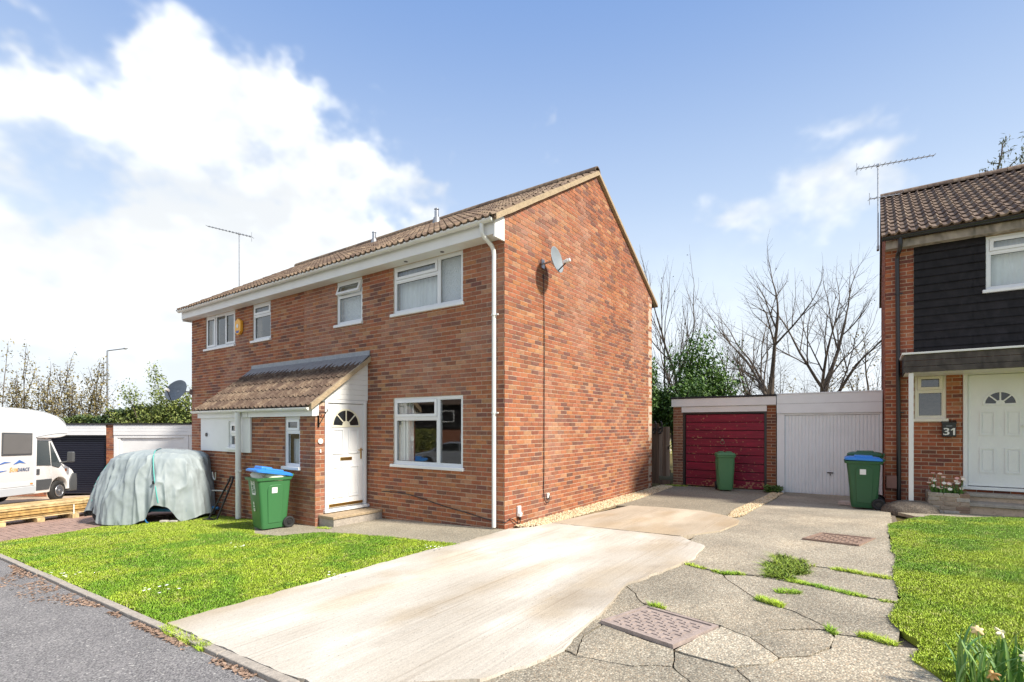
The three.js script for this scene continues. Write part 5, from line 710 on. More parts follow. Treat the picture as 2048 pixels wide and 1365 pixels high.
// ---------------------------------------------------------------- timber bundle
{ const x = -10.2, z = 2.45, g = thing('timber_stack', 'strapped stack of new yellow timber planks resting on bearers', 'timber', [x, GROUND(x, z), z], -81.9 * Math.PI / 180), r = rand(51); g.rotation.order = 'YXZ';
  const tm = [[.70, .45, .16], [.82, .62, .32], [.55, .36, .14], [.78, .58, .28]].map((c) => std(lin(...c), { map: sized(T.wood, 2.2, .4), roughness: .75 }));
  for (let l = 0; l < 6; l++) { let zz = 0; const hh = [.03, .045, .05, .06, .04, .045][l], y = .115 + [0, .035, .085, .14, .205, .25][l]; while (zz < .62) { const w = l < 2 ? .14 : .10 + .05 * r(), x0 = -.05 - .12 * r() + (l === 3 ? .2 : 0) * r(), x1 = 3.5 + .5 * r(); const m = mesh('plank', rspan(x0, x1, y, y + hh - .004, zz + .02 * (l % 2) + .01 * r(), zz + w - .014, .005), tm[r() * 4 | 0], g); m.rotation.y = (r() - .5) * .012; zz += w; } }
  for (const bx of [-.2, .35, .95, 1.6, 2.3, 3.1]) mesh('bearer', rspan(bx, bx + .12 + .05 * r(), .004, .11, -.12 + .1 * r(), .75, .006), tm[1], g);
  for (const bx of [.42, 1.75]) mesh('band', ringRect(-.012, .66, .10, .315, .004, .016).rotateY(-Math.PI / 2).translate(bx, 0, 0), M.gutter, g);
  mesh('plastic_wrap', [pipe([[1.9, .30, .0], [2.2, .31, .02], [2.5, .30, -.01], [2.8, .27, .0]], .02, 6)], M.gutter, g); }

// ---------------------------------------------------------------- planter, mound
{ const [ax, az] = onGround(1866, 1031), [bx, bz] = onGround(1938, 1024); const gx = (ax + bx) / 2, gz = -4.10;
  const g = thing('planter', 'low curved brick planter with flaking white paint under the small window', 'planter', [5.87, GROUND(5.87, -5.4), -5.48]); const r = rand(15), pm = [[.46, .36, .27], [.56, .50, .43], [.36, .24, .17], [.50, .42, .33]].map((c) => std(lin(...c), { map: T.grain, bumpMap: T.grainBump, bumpScale: .012, roughness: .95 }));
  const hw = .28, hd = .33, H0 = .36; mesh('core', [span(-hw + .05, hw - .05, 0, H0 - .05, -hd, hd - .06), span(-hw + .01, hw - .01, 0, H0 - .01, hd - .055, hd - .008), span(-hw + .008, -hw + .055, 0, H0 - .01, -hd, hd - .06), span(hw - .055, hw - .008, 0, H0 - .01, -hd, hd - .06)], M.mortar, g);
  for (let k = 0; k < 5; k++) { const y = k * .075, off = k % 2 ? .05 : 0; for (let i = 0; i < 3; i++) { const x0 = Math.max(-hw, -hw + i * .215 - off), x1 = Math.min(hw, -hw + (i + 1) * .215 - off - .012); if (x1 - x0 > .03) mesh('brick', rspan(x0, x1, y, y + .066, hd - .06, hd + .012 * r(), .009), pm[r() * 4 | 0], g); const z0 = -hd + i * .19, z1 = Math.min(hd - .065, z0 + .178); for (const s of [-1, 1]) mesh('brick', rspan(s < 0 ? -hw - .006 * r() : hw - .06, s < 0 ? -hw + .06 : hw + .006 * r(), y, y + .066, z0, z1, .009), pm[r() * 4 | 0], g); } }
  const fl = thing('flower_clump', 'clump of pink and cream spring flowers growing in the brick planter', 'flowers', [5.87, GROUND(5.87, -5.4) + H0 - .06, -5.44]); const lf = [], leaf = (b, h, a, lean) => { const q = new THREE.PlaneGeometry(.028, h, 2, 5).translate(0, h / 2, 0), p = q.attributes.position; for (let i = 0; i < p.count; i++) { const t = p.getY(i) / h, wd = Math.sin(Math.min(1, t * 1.05 + .08) * Math.PI); p.setXYZ(i, p.getX(i) * wd, p.getY(i) * (1 - .25 * t * lean), lean * h * .7 * t * t + Math.abs(p.getX(i)) * .3); } q.computeVertexNormals(); return q.rotateY(a).translate(b[0], 0, b[1]); };
  for (let i = 0; i < 120; i++) lf.push(leaf([(r() - .5) * .42, (r() - .5) * .4], .10 + .14 * r(), r() * 6.3, .3 + r())); mesh('foliage', lf, std(lin(.10, .22, .04), { roughness: .6 }), fl, { kind: 'stuff' });
  const pet = [[.86, .62, .50], [.86, .74, .62], [.84, .48, .42], [.86, .82, .68]].map((c) => std(lin(...c), { roughness: .7 })), stems = [];
  for (let i = 0; i < 26; i++) { const b = [(r() - .56) * .50, (r() - .4) * .40], h = .12 + .22 * r() + (i % 7 ? 0 : .08), y = h; stems.push(bar([b[0] * .8, 0, b[1] * .8], [b[0], h, b[1]], .004, 4)); const pts = []; for (let k = 0; k < 6; k++) { const a = k / 6 * 6.283; pts.push(new THREE.SphereGeometry(.017, 6, 4).scale(1, .55, 1.25).rotateX(-.4).translate(0, 0, .016).rotateY(a)); } mesh('flower_head', pts.map((q) => q.rotateX((i % 3) * .4).translate(b[0], y, b[1])), pet[r() * 4 | 0], fl); } mesh('stem', stems, std(lin(.10, .2, .05)), fl, { kind: 'stuff' });
}
{ const g0 = new THREE.SphereGeometry(1, 40, 16, 0, 6.283, 0, Math.PI / 2), p = g0.attributes.position; for (let i = 0; i < p.count; i++) { const x = p.getX(i), y = p.getY(i), z = p.getZ(i), n = fbm3(x * 2.5, y * 2.5, z * 2.5, 4) - .5; p.setXYZ(i, x * .42 * (1 + .18 * n), Math.pow(Math.max(y, 0), .7) * .24 * (1 + .2 * n) - .04, z * .42 * (1 + .2 * n)); } g0.computeVertexNormals();
  tag(mesh('ramp_mound', g0, std(lin(.42, .38, .35), { map: T.aggregate, bumpMap: T.aggBump, bumpScale: .012, roughness: .95 }), scene, { at: [5.33, GROUND(5.33, -4.9), -4.9] }), 'hump of old tarmac and concrete at the foot of the white canopy post', 'mound'); }
{ const p = at(214, 850, 34), t = at(214, 702, 34), e = at(250, 697, 34); const g = thing('street_lamp', 'grey street lamp column with a long arm beyond the garages', 'street lamp', [p.x, -1.2, p.z]); mesh('column', bar([0, 0, 0], [0, t.y + 1.2, 0], .075, 10, .05), M.steel, g); const d = [e.x - p.x, e.z - p.z]; mesh('arm', bar([0, t.y + 1.2, 0], [d[0], t.y + 1.35, d[1]], .035, 8), M.steel, g); mesh('lantern', rbox(.34, .1, .18, .03, d[0], t.y + 1.35, d[1]), M.steel, g); }

// ---------------------------------------------------------------- trees, hedges
function twigSoup() { const P = [], N = []; return { seg(a, b, ra, rb, n) { const d = b.clone().sub(a).normalize(), s = (Math.abs(d.y) < .9 ? UP : V(1, 0, 0)).clone().cross(d).normalize(), t = d.clone().cross(s); const ring = (c, r, k) => { const q = k / n * 2 * Math.PI, x = Math.cos(q), y = Math.sin(q), nx = s.x * x + t.x * y, ny = s.y * x + t.y * y, nz = s.z * x + t.z * y; return [c.x + nx * r, c.y + ny * r, c.z + nz * r, nx, ny, nz]; }; for (let k = 0; k < n; k++) { const A = ring(a, ra, k), B = ring(a, ra, k + 1), C = ring(b, rb, k + 1), D = ring(b, rb, k); for (const v of [A, B, C, A, C, D]) { P.push(v[0], v[1], v[2]); N.push(v[3], v[4], v[5]); } } },
  geo() { const g = new THREE.BufferGeometry(); g.setAttribute('position', new THREE.BufferAttribute(new Float32Array(P), 3)); g.setAttribute('normal', new THREE.BufferAttribute(new Float32Array(N), 3)); return g; } }; }
const barkM = std(lin(.17, .135, .105), { map: T.bark, roughness: .95 }), barkD = std(lin(.10, .08, .065), { map: T.bark, roughness: .95 });
function grow(o) { // returns twig tips; o: {trunk, limbs, p, dir, len, r, level, rnd, up, spread}
  const { rnd, level } = o, n = level === 0 ? 7 : 4, sides = level < 1 ? 9 : level < 3 ? 6 : 4; let p = o.p.clone(), d = o.dir.clone().normalize(), r = o.r; const pts = [[p.clone(), r, d.clone()]];
  for (let i = 0; i < n; i++) { const q = p.clone().addScaledVector(d, o.len / n), r2 = r * (level === 0 ? .92 : .86); (level === 0 ? o.trunk : o.limbs).seg(p, q, r, r2, sides); p = q; r = r2; d.add(V((rnd() - .5) * o.wig, (rnd() - .5) * o.wig + o.up * .10, (rnd() - .5) * o.wig)).normalize(); pts.push([p.clone(), r, d.clone()]); }
  if (level >= o.levels) { o.tips.push([p, d]); return; }
  const kids = o.kids[level] ?? 3;
  for (let k = 0; k < kids; k++) { const t = k === kids - 1 ? 1 : lerp(o.from[level] ?? .35, .98, (k + rnd() * .8) / kids), s = pts[Math.min(pts.length - 1, Math.floor(t * (pts.length - 1) + .5))], a = rnd() * 6.283, sp = (k === kids - 1 ? .35 : 1) * o.spread * (.7 + .6 * rnd()); const side = V(Math.cos(a), 0, Math.sin(a)); side.addScaledVector(s[2], -side.dot(s[2])).normalize(); const nd = s[2].clone().multiplyScalar(Math.cos(sp)).addScaledVector(side, Math.sin(sp)); grow({ ...o, p: s[0], dir: nd, len: o.len * (o.shrink ?? .68) * (.75 + .5 * rnd()), r: s[1] * (k === kids - 1 ? .85 : .62), level: level + 1 }); }
}
const leafGeo = (w, l) => { const g = new THREE.BufferGeometry(); g.setAttribute('position', new THREE.BufferAttribute(new Float32Array([0, 0, 0, w / 2, .015 * l, l * .45, 0, -.10 * l, l, 0, 0, 0, 0, -.10 * l, l, -w / 2, .015 * l, l * .45]), 3)); g.computeVertexNormals(); return g; };
function scatter(name, geo, mat, parent, items, label, cat) { const m = new THREE.InstancedMesh(geo, mat, items.length), q = new THREE.Matrix4(), e = new THREE.Euler(), c = new THREE.Color(); items.forEach((it, i) => { e.set(it.rx || 0, it.ry || 0, it.rz || 0, 'YXZ'); q.compose(V(...it.p), new THREE.Quaternion().setFromEuler(e), typeof it.s === 'number' ? V(it.s, it.s, it.s) : V(...it.s)); m.setMatrixAt(i, q); m.setColorAt(i, c.setRGB(...it.c)); }); m.name = parent === scene ? numbered(name) : name; m.castShadow = m.receiveShadow = true; m.userData.kind = 'stuff'; if (label) { m.userData.label = label; m.userData.category = cat; } parent.add(m); return m; }
const leafM = phy(white1, { roughness: .65, transmission: .25, thickness: 0 });
function tree(name, label, pos, o) {
  const g = thing(name, label, o.cat || 'tree', pos, 0, o.group), rnd = rand(o.seed), trunk = twigSoup(), limbs = twigSoup(), tips = [];
  for (const st of o.stems) grow({ trunk, limbs, tips, rnd, p: V(st[0], st[1] ?? 0, st[2] ?? 0), dir: V(...(st[3] || [0, 1, 0])), len: st[4], r: st[5], level: 0, levels: o.levels, kids: o.kids, from: o.from || [.35, .3, .2, .2], spread: o.spread, up: o.up ?? .3, wig: o.wig ?? .22, shrink: o.shrink });
  mesh('trunk', trunk.geo(), o.bark || barkM, g); mesh('limbs', limbs.geo(), o.bark || barkM, g);
  if (o.leaves) { const it = []; const L = o.leaves; for (let i = 0; i < L.n; i++) { const [p, d] = tips[rnd() * tips.length | 0], k = rnd(), c = mix3(L.c0, L.c1, rnd()), sd = L.spread * (rnd() + rnd() + rnd() - 1.5); const w = V(rnd() - .5, rnd() - .5, rnd() - .5).normalize().multiplyScalar(L.spread * Math.cbrt(rnd())); it.push({ p: [p.x + w.x - d.x * L.back * k, p.y + w.y - d.y * L.back * k, p.z + w.z - d.z * L.back * k], rx: (rnd() - .3) * 2, ry: rnd() * 6.28, rz: (rnd() - .5), s: L.s * (.6 + .8 * rnd()), c }); } scatter('crown', leafGeo(L.w || .05, L.l || .09), leafM, g, it); }
  return g;
}
const onG = (p) => [p.x, GROUND(p.x, p.z), p.z];
const BT = 'bare trees behind the garages';
{ let p = onG(at(1545, 850, 19)); tree('bare_tree', 'bare branched tree with thick leaning trunk directly behind the garage joint', p, { seed: 4, group: BT, stems: [[0, 0, 0, [-.02, 1, 0], 3.5, .18], [.15, 0, .1, [.5, .8, -.1], 2.7, .08], [-.1, 0, .1, [-.45, .9, .3], 2.6, .075]], levels: 5, kids: [4, 4, 4, 3, 3], spread: .60, up: .34, shrink: .62, from: [.45, .3, .3, .2], leaves: { n: 500, spread: .12, back: .5, s: 1, c0: [.07, .05, .04], c1: [.12, .09, .06], w: .035, l: .06 } });
  p = onG(at(1622, 850, 19.5)); tree('bare_tree', 'bare forked tree with wide pale branches behind the white garage', p, { seed: 19, group: BT, stems: [[0, 0, 0, [.16, 1, -.08], 3.5, .17], [.2, 0, .1, [.8, .62, -.4], 3.0, .07], [-.2, 0, 0, [-.35, .95, .2], 2.8, .07]], levels: 5, kids: [4, 4, 4, 3, 3], spread: .62, up: .32, shrink: .63, from: [.5, .3, .3, .2], leaves: { n: 500, spread: .12, back: .5, s: 1, c0: [.07, .05, .04], c1: [.13, .10, .07], w: .035, l: .06 } });
  p = onG(at(1368, 850, 19.5)); tree('bare_tree', 'slim bare tree rising out of the evergreen behind the red garage', p, { seed: 33, group: BT, stems: [[0, 0, 0, [.0, 1, 0], 3.6, .11], [-.35, 0, 0, [-.06, 1, 0], 3.4, .065]], levels: 4, kids: [5, 4, 4, 3], spread: .42, up: .7, shrink: .55, from: [.6, .3, .2, .2], leaves: { n: 300, spread: .12, back: .5, s: 1, c0: [.07, .05, .04], c1: [.12, .09, .06], w: .035, l: .06 } });
  p = onG(at(1462, 850, 18)); tree('sapling', 'thin sapling with sparse green leaves between evergreen and bare trees', p, { seed: 51, stems: [[0, 0, 0, [.02, 1, 0], 2.8, .05], [.1, 0, 0, [.12, 1, .1], 2.5, .035]], levels: 3, kids: [4, 3, 3], spread: .5, up: .5, shrink: .5, leaves: { n: 420, spread: .16, back: .7, s: 1.3, c0: [.05, .12, .03], c1: [.12, .17, .05], w: .05, l: .09 } });
  p = onG(at(1735, 850, 21)); tree('budding_tree', 'loose tree with olive spring buds beside the wall of number 31', p, { seed: 61, stems: [[0, 0, 0, [-.05, 1, 0], 2.9, .09], [.3, 0, 0, [.25, 1, 0], 2.6, .07], [-.6, 0, 0, [-.5, .8, 0], 2.4, .06]], levels: 4, kids: [4, 3, 3, 2], spread: .62, up: .3, shrink: .56, leaves: { n: 1500, spread: .2, back: .5, s: 1.15, c0: [.16, .14, .05], c1: [.30, .24, .08], w: .05, l: .085 } });
  p = onG(at(1395, 850, 16.5)); const ev = tree('evergreen_tree', 'dense dark green evergreen between the gable and the red garage', [p[0] - .7, p[1], p[2] + .2], { seed: 71, stems: [[-.5, 0, 0, [-.15, 1, 0], 2.5, .10], [.5, 0, .1, [.22, 1, 0], 2.5, .10], [.1, 0, -.3, [.05, 1, 0], 2.5, .09], [-1.1, 0, -.2, [-.3, 1, .1], 2.6, .08], [-.9, 0, .6, [-.1, 1, .1], 2.4, .08]], levels: 3, kids: [4, 4, 3], spread: .85, up: .18, shrink: .44, from: [.42, .2, .2], bark: barkD, leaves: { n: 52000, spread: .48, back: .5, s: 1.05, c0: [.03, .10, .018], c1: [.15, .28, .035], w: .06, l: .11 } });
  p = at(1958, 335, 17); tree('conifer_tip', 'feathery tree top showing above the ridge of number 31', [p.x, 4.55, p.z], { seed: 81, cat: 'tree', stems: [[0, 0, 0, [-.03, 1, 0], 5.4, .08], [.5, 0, .2, [.1, 1, 0], 5.0, .05]], levels: 2, kids: [9, 5], spread: .95, up: .15, shrink: .26, from: [.55, .2], bark: barkD, leaves: { n: 2400, spread: .14, back: .5, s: 1.1, c0: [.10, .13, .04], c1: [.20, .20, .06], w: .03, l: .12 } });
}
{ // shrubs and hedge behind the left garages
  const G2 = 'shrubs behind the left garages', shrub = (label, pxx, dep, seed, stems, lv) => { const p = at(pxx, 850, dep); return tree('shrub', label, [p.x, -1.0, p.z], { cat: 'shrub', seed, group: G2, ...stems, leaves: lv }); };
  const whips = (n, w, h, seed) => { const r = rand(seed), o = []; for (let i = 0; i < n; i++) { const x = (r() - .5) * w; o.push([x * RIGHT.x, 0, x * RIGHT.z + (r() - .5), [x * .10 * RIGHT.x + (r() - .5) * .2, 1, x * .1 * RIGHT.z], h * (.7 + .45 * r()), .035]); } return o; };
  shrub('tall whippy shrub with olive buds behind the motorhome roof', 75, 27, 91, { stems: whips(15, 4.6, 4.9, 5), levels: 2, kids: [8, 4], spread: .5, up: .6, shrink: .26, from: [.30, .2], wig: .12 }, { n: 9000, spread: .3, back: .9, s: 1.3, c0: [.16, .13, .05], c1: [.34, .28, .10], w: .055, l: .09 });
  shrub('thin upright shrub with bare tips behind the dark shutter garage', 175, 27, 97, { stems: whips(10, 3.4, 4.3, 8), levels: 2, kids: [6, 4], spread: .55, up: .6, shrink: .26, from: [.30, .2], wig: .12 }, { n: 5000, spread: .26, back: .9, s: 1.2, c0: [.18, .15, .06], c1: [.36, .29, .11], w: .055, l: .09 });
  shrub('rounded leafy green shrub beside the far house corner', 325, 25, 103, { stems: whips(10, 3.0, 3.3, 11), levels: 3, kids: [5, 4, 3], spread: .62, up: .4, shrink: .38, from: [.35, .2, .2] }, { n: 22000, spread: .36, back: .8, s: 1.3, c0: [.10, .16, .035], c1: [.30, .34, .07], w: .055, l: .09 });
  const p0 = at(-60, 850, 25.5), p1 = at(420, 850, 25.5), g = thing('hedge', 'dense green hedge along the back of the left garages', 'hedge', [p0.x, -1.1, p0.z]); const r = rand(107), it = [], D = V(p1.x - p0.x, 0, p1.z - p0.z), len = D.length(); D.normalize();
  for (let i = 0; i < 30000; i++) { const t = r() * len, top = 2.9 + .55 * (fbm3(t * .9, 3, 1, 3) - .4) * 2 + .5 * sstep(len * .35, len * .6, t), y = .8 + (top - .8) * Math.sqrt(r()), w = (r() - .5) * 1.6, c = mix3([.05, .10, .02], [.22, .27, .05], sstep(.35, .65, fbm3(t * 1.2, y * 1.2, w, 3)) * (.4 + .6 * r())); it.push({ p: [D.x * t - D.z * w, y, D.z * t + D.x * w], rx: (r() - .3) * 2, ry: r() * 6.28, rz: r() - .5, s: 1.1 + .9 * r(), c }); }
  scatter('foliage', leafGeo(.07, .11), leafM, g, it); const st = []; for (let t = .3; t < len; t += .7) st.push(bar([D.x * t, 0, D.z * t], [D.x * t + .1, 2.4, D.z * t], .04, 5, .02)); mesh('stems', st, barkD, g);
}
{ // cottage beyond the side gate
  const p = at(1318, 850, 33), g = thing('cottage', 'cream walled bungalow with brown tiled roof glimpsed over the side gate', 'house', [p.x, GROUND(p.x, p.z) - .1, p.z], YAW); mesh('wall', [span(-3.5, 3.5, 0, 2.35, -5, 0)], std(lin(.72, .66, .54), { map: T.render }), g); const rf = mesh('roof', [extr([[-.35, 2.3], [5.35, 2.3], [2.5, 4.1]], 7.6).rotateY(Math.PI / 2).translate(-3.8, 0, 0)], std(lin(.16, .10, .075), { map: T.tile }), g); const w = mesh('window', ringRect(.2, 1.2, 1.0, 2.0, .06, .05), M.upvc, g); mesh('pane', span(.25, 1.15, 1.05, 1.95, .004, .02), M.darkGlass, w);
  const q = at(1338, 842, 24), r = rand(5), it = []; const b = thing('shrub', 'small yellow-green bush behind the side gate', 'shrub', [q.x, 0, q.z]); for (let i = 0; i < 1400; i++) { const v = V(r() - .5, r() - .5, r() - .5).normalize().multiplyScalar(Math.cbrt(r())); it.push({ p: [v.x * .75, 1.25 + v.y * .95, v.z * .75], rx: r() * 2, ry: r() * 6.3, rz: r(), s: 1, c: mix3([.25, .30, .03], [.55, .55, .06], r()) }); } scatter('foliage', leafGeo(.06, .1), leafM, b, it); mesh('stems', [bar([0, -.1, 0], [.05, 1.5, 0], .03, 6, .01), bar([0, 0, 0], [-.3, 1.3, .1], .02, 6, .01)], barkD, b); }
// ---------------------------------------------------------------- across the street: what the lower window mirrors
{ const g = thing('parked_car', 'silver estate car parked across the street, mirrored in the ground floor window', 'car', [-13.4, GROUND(-13.4, 13.6), 13.6], Math.PI - .62), pm = phy(lin(.50, .54, .58), { roughness: .25, metalness: .5, clearcoat: 1 });
  const s = new THREE.Shape(); s.moveTo(2.2, .32); s.quadraticCurveTo(2.25, .70, 2.0, .80); s.quadraticCurveTo(1.5, .93, 1.1, .98); s.quadraticCurveTo(.6, 1.38, .1, 1.44); s.lineTo(-1.4, 1.44); s.quadraticCurveTo(-2.0, 1.36, -2.2, .95); s.lineTo(-2.2, .32); s.lineTo(-1.72, .32); s.absarc(-1.36, .32, .36, Math.PI, 0, true); s.lineTo(.96, .32); s.absarc(1.34, .32, .36, Math.PI, 0, true); s.closePath();
  mesh('body', toCreasedNormals(extr(s, 1.56, { bevelEnabled: true, bevelSize: .06, bevelThickness: .1, bevelSegments: 3, bevelOffset: -.06 }).translate(0, 0, -.78), .6), pm, g);
  for (const z of [.885, -.897]) mesh('side_windows', [extr([[.95, 1.0], [.50, 1.32], [.12, 1.37], [-.35, 1.37], [-.35, 1.0]], .012), extr([[-.43, 1.0], [-.43, 1.37], [-1.35, 1.37], [-1.80, 1.22], [-1.95, 1.0]], .012)].map((q) => q.translate(0, 0, z)), M.darkGlass, g);
  for (const [x, z] of [[1.34, .76], [-1.36, .76], [1.34, -.76], [-1.36, -.76]]) { const w = mesh('wheel', [new THREE.TorusGeometry(.24, .085, 10, 26).translate(x, .32, z)], M.rubber, g); mesh('rim', cyl(.22, .22, .12, 0, -.06, 0, 20).rotateX(Math.PI / 2).translate(x, .32, z), M.steel, w); }
  mesh('headlight', rbox(.2, .14, .3, .05, 2.05, .68, .6), M.glass, g); mesh('headlight', rbox(.2, .14, .3, .05, 2.05, .68, -.6), M.glass, g); mesh('door_handle', [rbox(.16, .03, .03, .01, -.2, .86, .885), rbox(.16, .03, .03, .01, -1.1, .86, .885)], pm, g);
  const h = thing('house', 'dark clad house across the street, mirrored in the ground floor window', 'house', [-27, GROUND(-26, 30), 30], 2.45); mesh('wall', [span(-5, 5, 0, 2.5, -6, 0)], std(lin(.36, .14, .08), { map: T.grain }), h); mesh('cladding', [...Array(14)].map((_, k) => span(-5, 5, 2.5 + k * .17, 2.66 + k * .17, -6, .03 + (k % 2) * .01)), M.blackWood, h); mesh('roof', extr([[-.4, 4.85], [6.4, 4.85], [3, 6.9]], 10.6).rotateY(Math.PI / 2).translate(-5.3, 0, 0), tileTones[3], h); for (const [x, y] of [[-3.6, 3.2], [.8, 3.2], [-3.6, .9], [2.4, .9]]) { const w = mesh('window', ringRect(x, x + 1.6, y, y + 1.1, .08, .06).translate(0, 0, .045), M.upvc, h); mesh('pane', span(x + .05, x + 1.55, y + .05, y + 1.05, .046, .07), M.darkGlass, w); } mesh('door', rspan(-.8, .2, 0, 2.05, .004, .08), M.upvc, h);
  const k = thing('hedge', 'clipped yellow-green hedge across the street beside the dark clad house', 'hedge', [-24.5, GROUND(-24.5, 19), 19.5]), r = rand(3), it = []; for (let i = 0; i < 7000; i++) it.push({ p: [(r() - .5) * 7, .1 + 2.5 * Math.sqrt(r()), (r() - .5) * 2.4], rx: r() * 2, ry: r() * 6.3, rz: r(), s: 1.6, c: mix3([.10, .14, .02], [.34, .34, .06], r()) }); scatter('foliage', leafGeo(.09, .14), leafM, k, it); mesh('stems', [bar([-2, 0, 0], [-2, 1.8, 0], .05), bar([1, 0, 0], [1, 1.8, 0], .05)], barkD, k); }

// ---------------------------------------------------------------- grass, gravel, weeds
function tuftGeo(n, h, seed, spread = .018, wd = .0024) { const r = rand(seed), P = []; for (let k = 0; k < n; k++) { const a = r() * 6.283, x = (r() - .5) * 2 * spread, z = (r() - .5) * 2 * spread, hh = h * (.55 + .6 * r()), ln = hh * (.15 + .6 * r()), w = wd * (.7 + .6 * r()), cx = Math.cos(a), sz = Math.sin(a), b = r() * 6.283, wx = Math.cos(b) * w, wz = Math.sin(b) * w; const m = [x + cx * ln * .35, hh * .6, z + sz * ln * .35], t = [x + cx * ln, hh, z + sz * ln]; P.push(x - wx, 0, z - wz, x + wx, 0, z + wz, m[0] + wx * .8, m[1], m[2] + wz * .8, x - wx, 0, z - wz, m[0] + wx * .8, m[1], m[2] + wz * .8, m[0] - wx * .8, m[1], m[2] - wz * .8, m[0] - wx * .8, m[1], m[2] - wz * .8, m[0] + wx * .8, m[1], m[2] + wz * .8, t[0], t[1], t[2]); } const g = new THREE.BufferGeometry(); g.setAttribute('position', new THREE.BufferAttribute(new Float32Array(P), 3)); g.computeVertexNormals(); const q = g.attributes.normal; for (let i = 0; i < q.count; i++) { const v = V(q.getX(i) * .5, Math.abs(q.getY(i)) * .5 + .8, q.getZ(i) * .5).normalize(); q.setXYZ(i, v.x, v.y, v.z); } return g; }
const grassM = phy(white1, { roughness: .6, transmission: .2, thickness: 0 });
const grassTone = (x, z, r, dry = 0) => { const n = fbm3(x * 1.6, z * 1.6, 3, 4), m = fbm3(x * 5, z * 5, 8, 3), k = r(); let c = mix3([.26, .49, .03], [.50, .66, .05], sstep(.32, .66, n + (m - .5) * .5 + dry)); if (k < .05 + dry * .4 + .12 * sstep(.55, .7, m)) c = mix3(c, [.66, .60, .28], .7); else if (k > .86) c = mul(c, .72); return mul(c, .85 + .3 * r()); };
function lawnGrass(label, poly, dens, seed, h, lift) { const r = rand(seed), xs = poly.map((p) => p[0]), zs = poly.map((p) => p[1]), x0 = Math.min(...xs), x1 = Math.max(...xs), z0 = Math.min(...zs), z1 = Math.max(...zs), N = (x1 - x0) * (z1 - z0) * dens, sets = [[], [], []]; for (let i = 0; i < N; i++) { const x = lerp(x0, x1, r()), z = lerp(z0, z1, r()); if (!inside(poly, x, z)) continue; const q = project(V(x, GROUND(x, z), z)); if (q[2] < .4 || q[0] < -300 || q[0] > W + 450 || q[1] > H + 150) continue; const near = clamp(3.2 / q[2], .35, 1); if (r() > .35 + near) continue; const e = fbm3(x * 3, z * 3, 4, 3); sets[i % 3].push({ p: [x, GROUND(x, z) + lift, z], ry: r() * 6.28, s: [1.1, .45 + .6 * e + .55 * r() * r(), 1.1], c: grassTone(x, z, r, x < -5 ? .12 : 0) }); } sets.forEach((s, k) => scatter('grass', tuftGeo(9, h, seed + k * 5), grassM, scene, s, label, 'grass')); }
lawnGrass('short sunlit grass of the front lawn beside the pale driveway', lawnA, 3400, 201, .024, 0);
lawnGrass('short bright grass of the lawn in front of number 31', lawnB.map((p) => [Math.min(p[0], 8.6), p[1]]), 5200, 211, .021, .004);
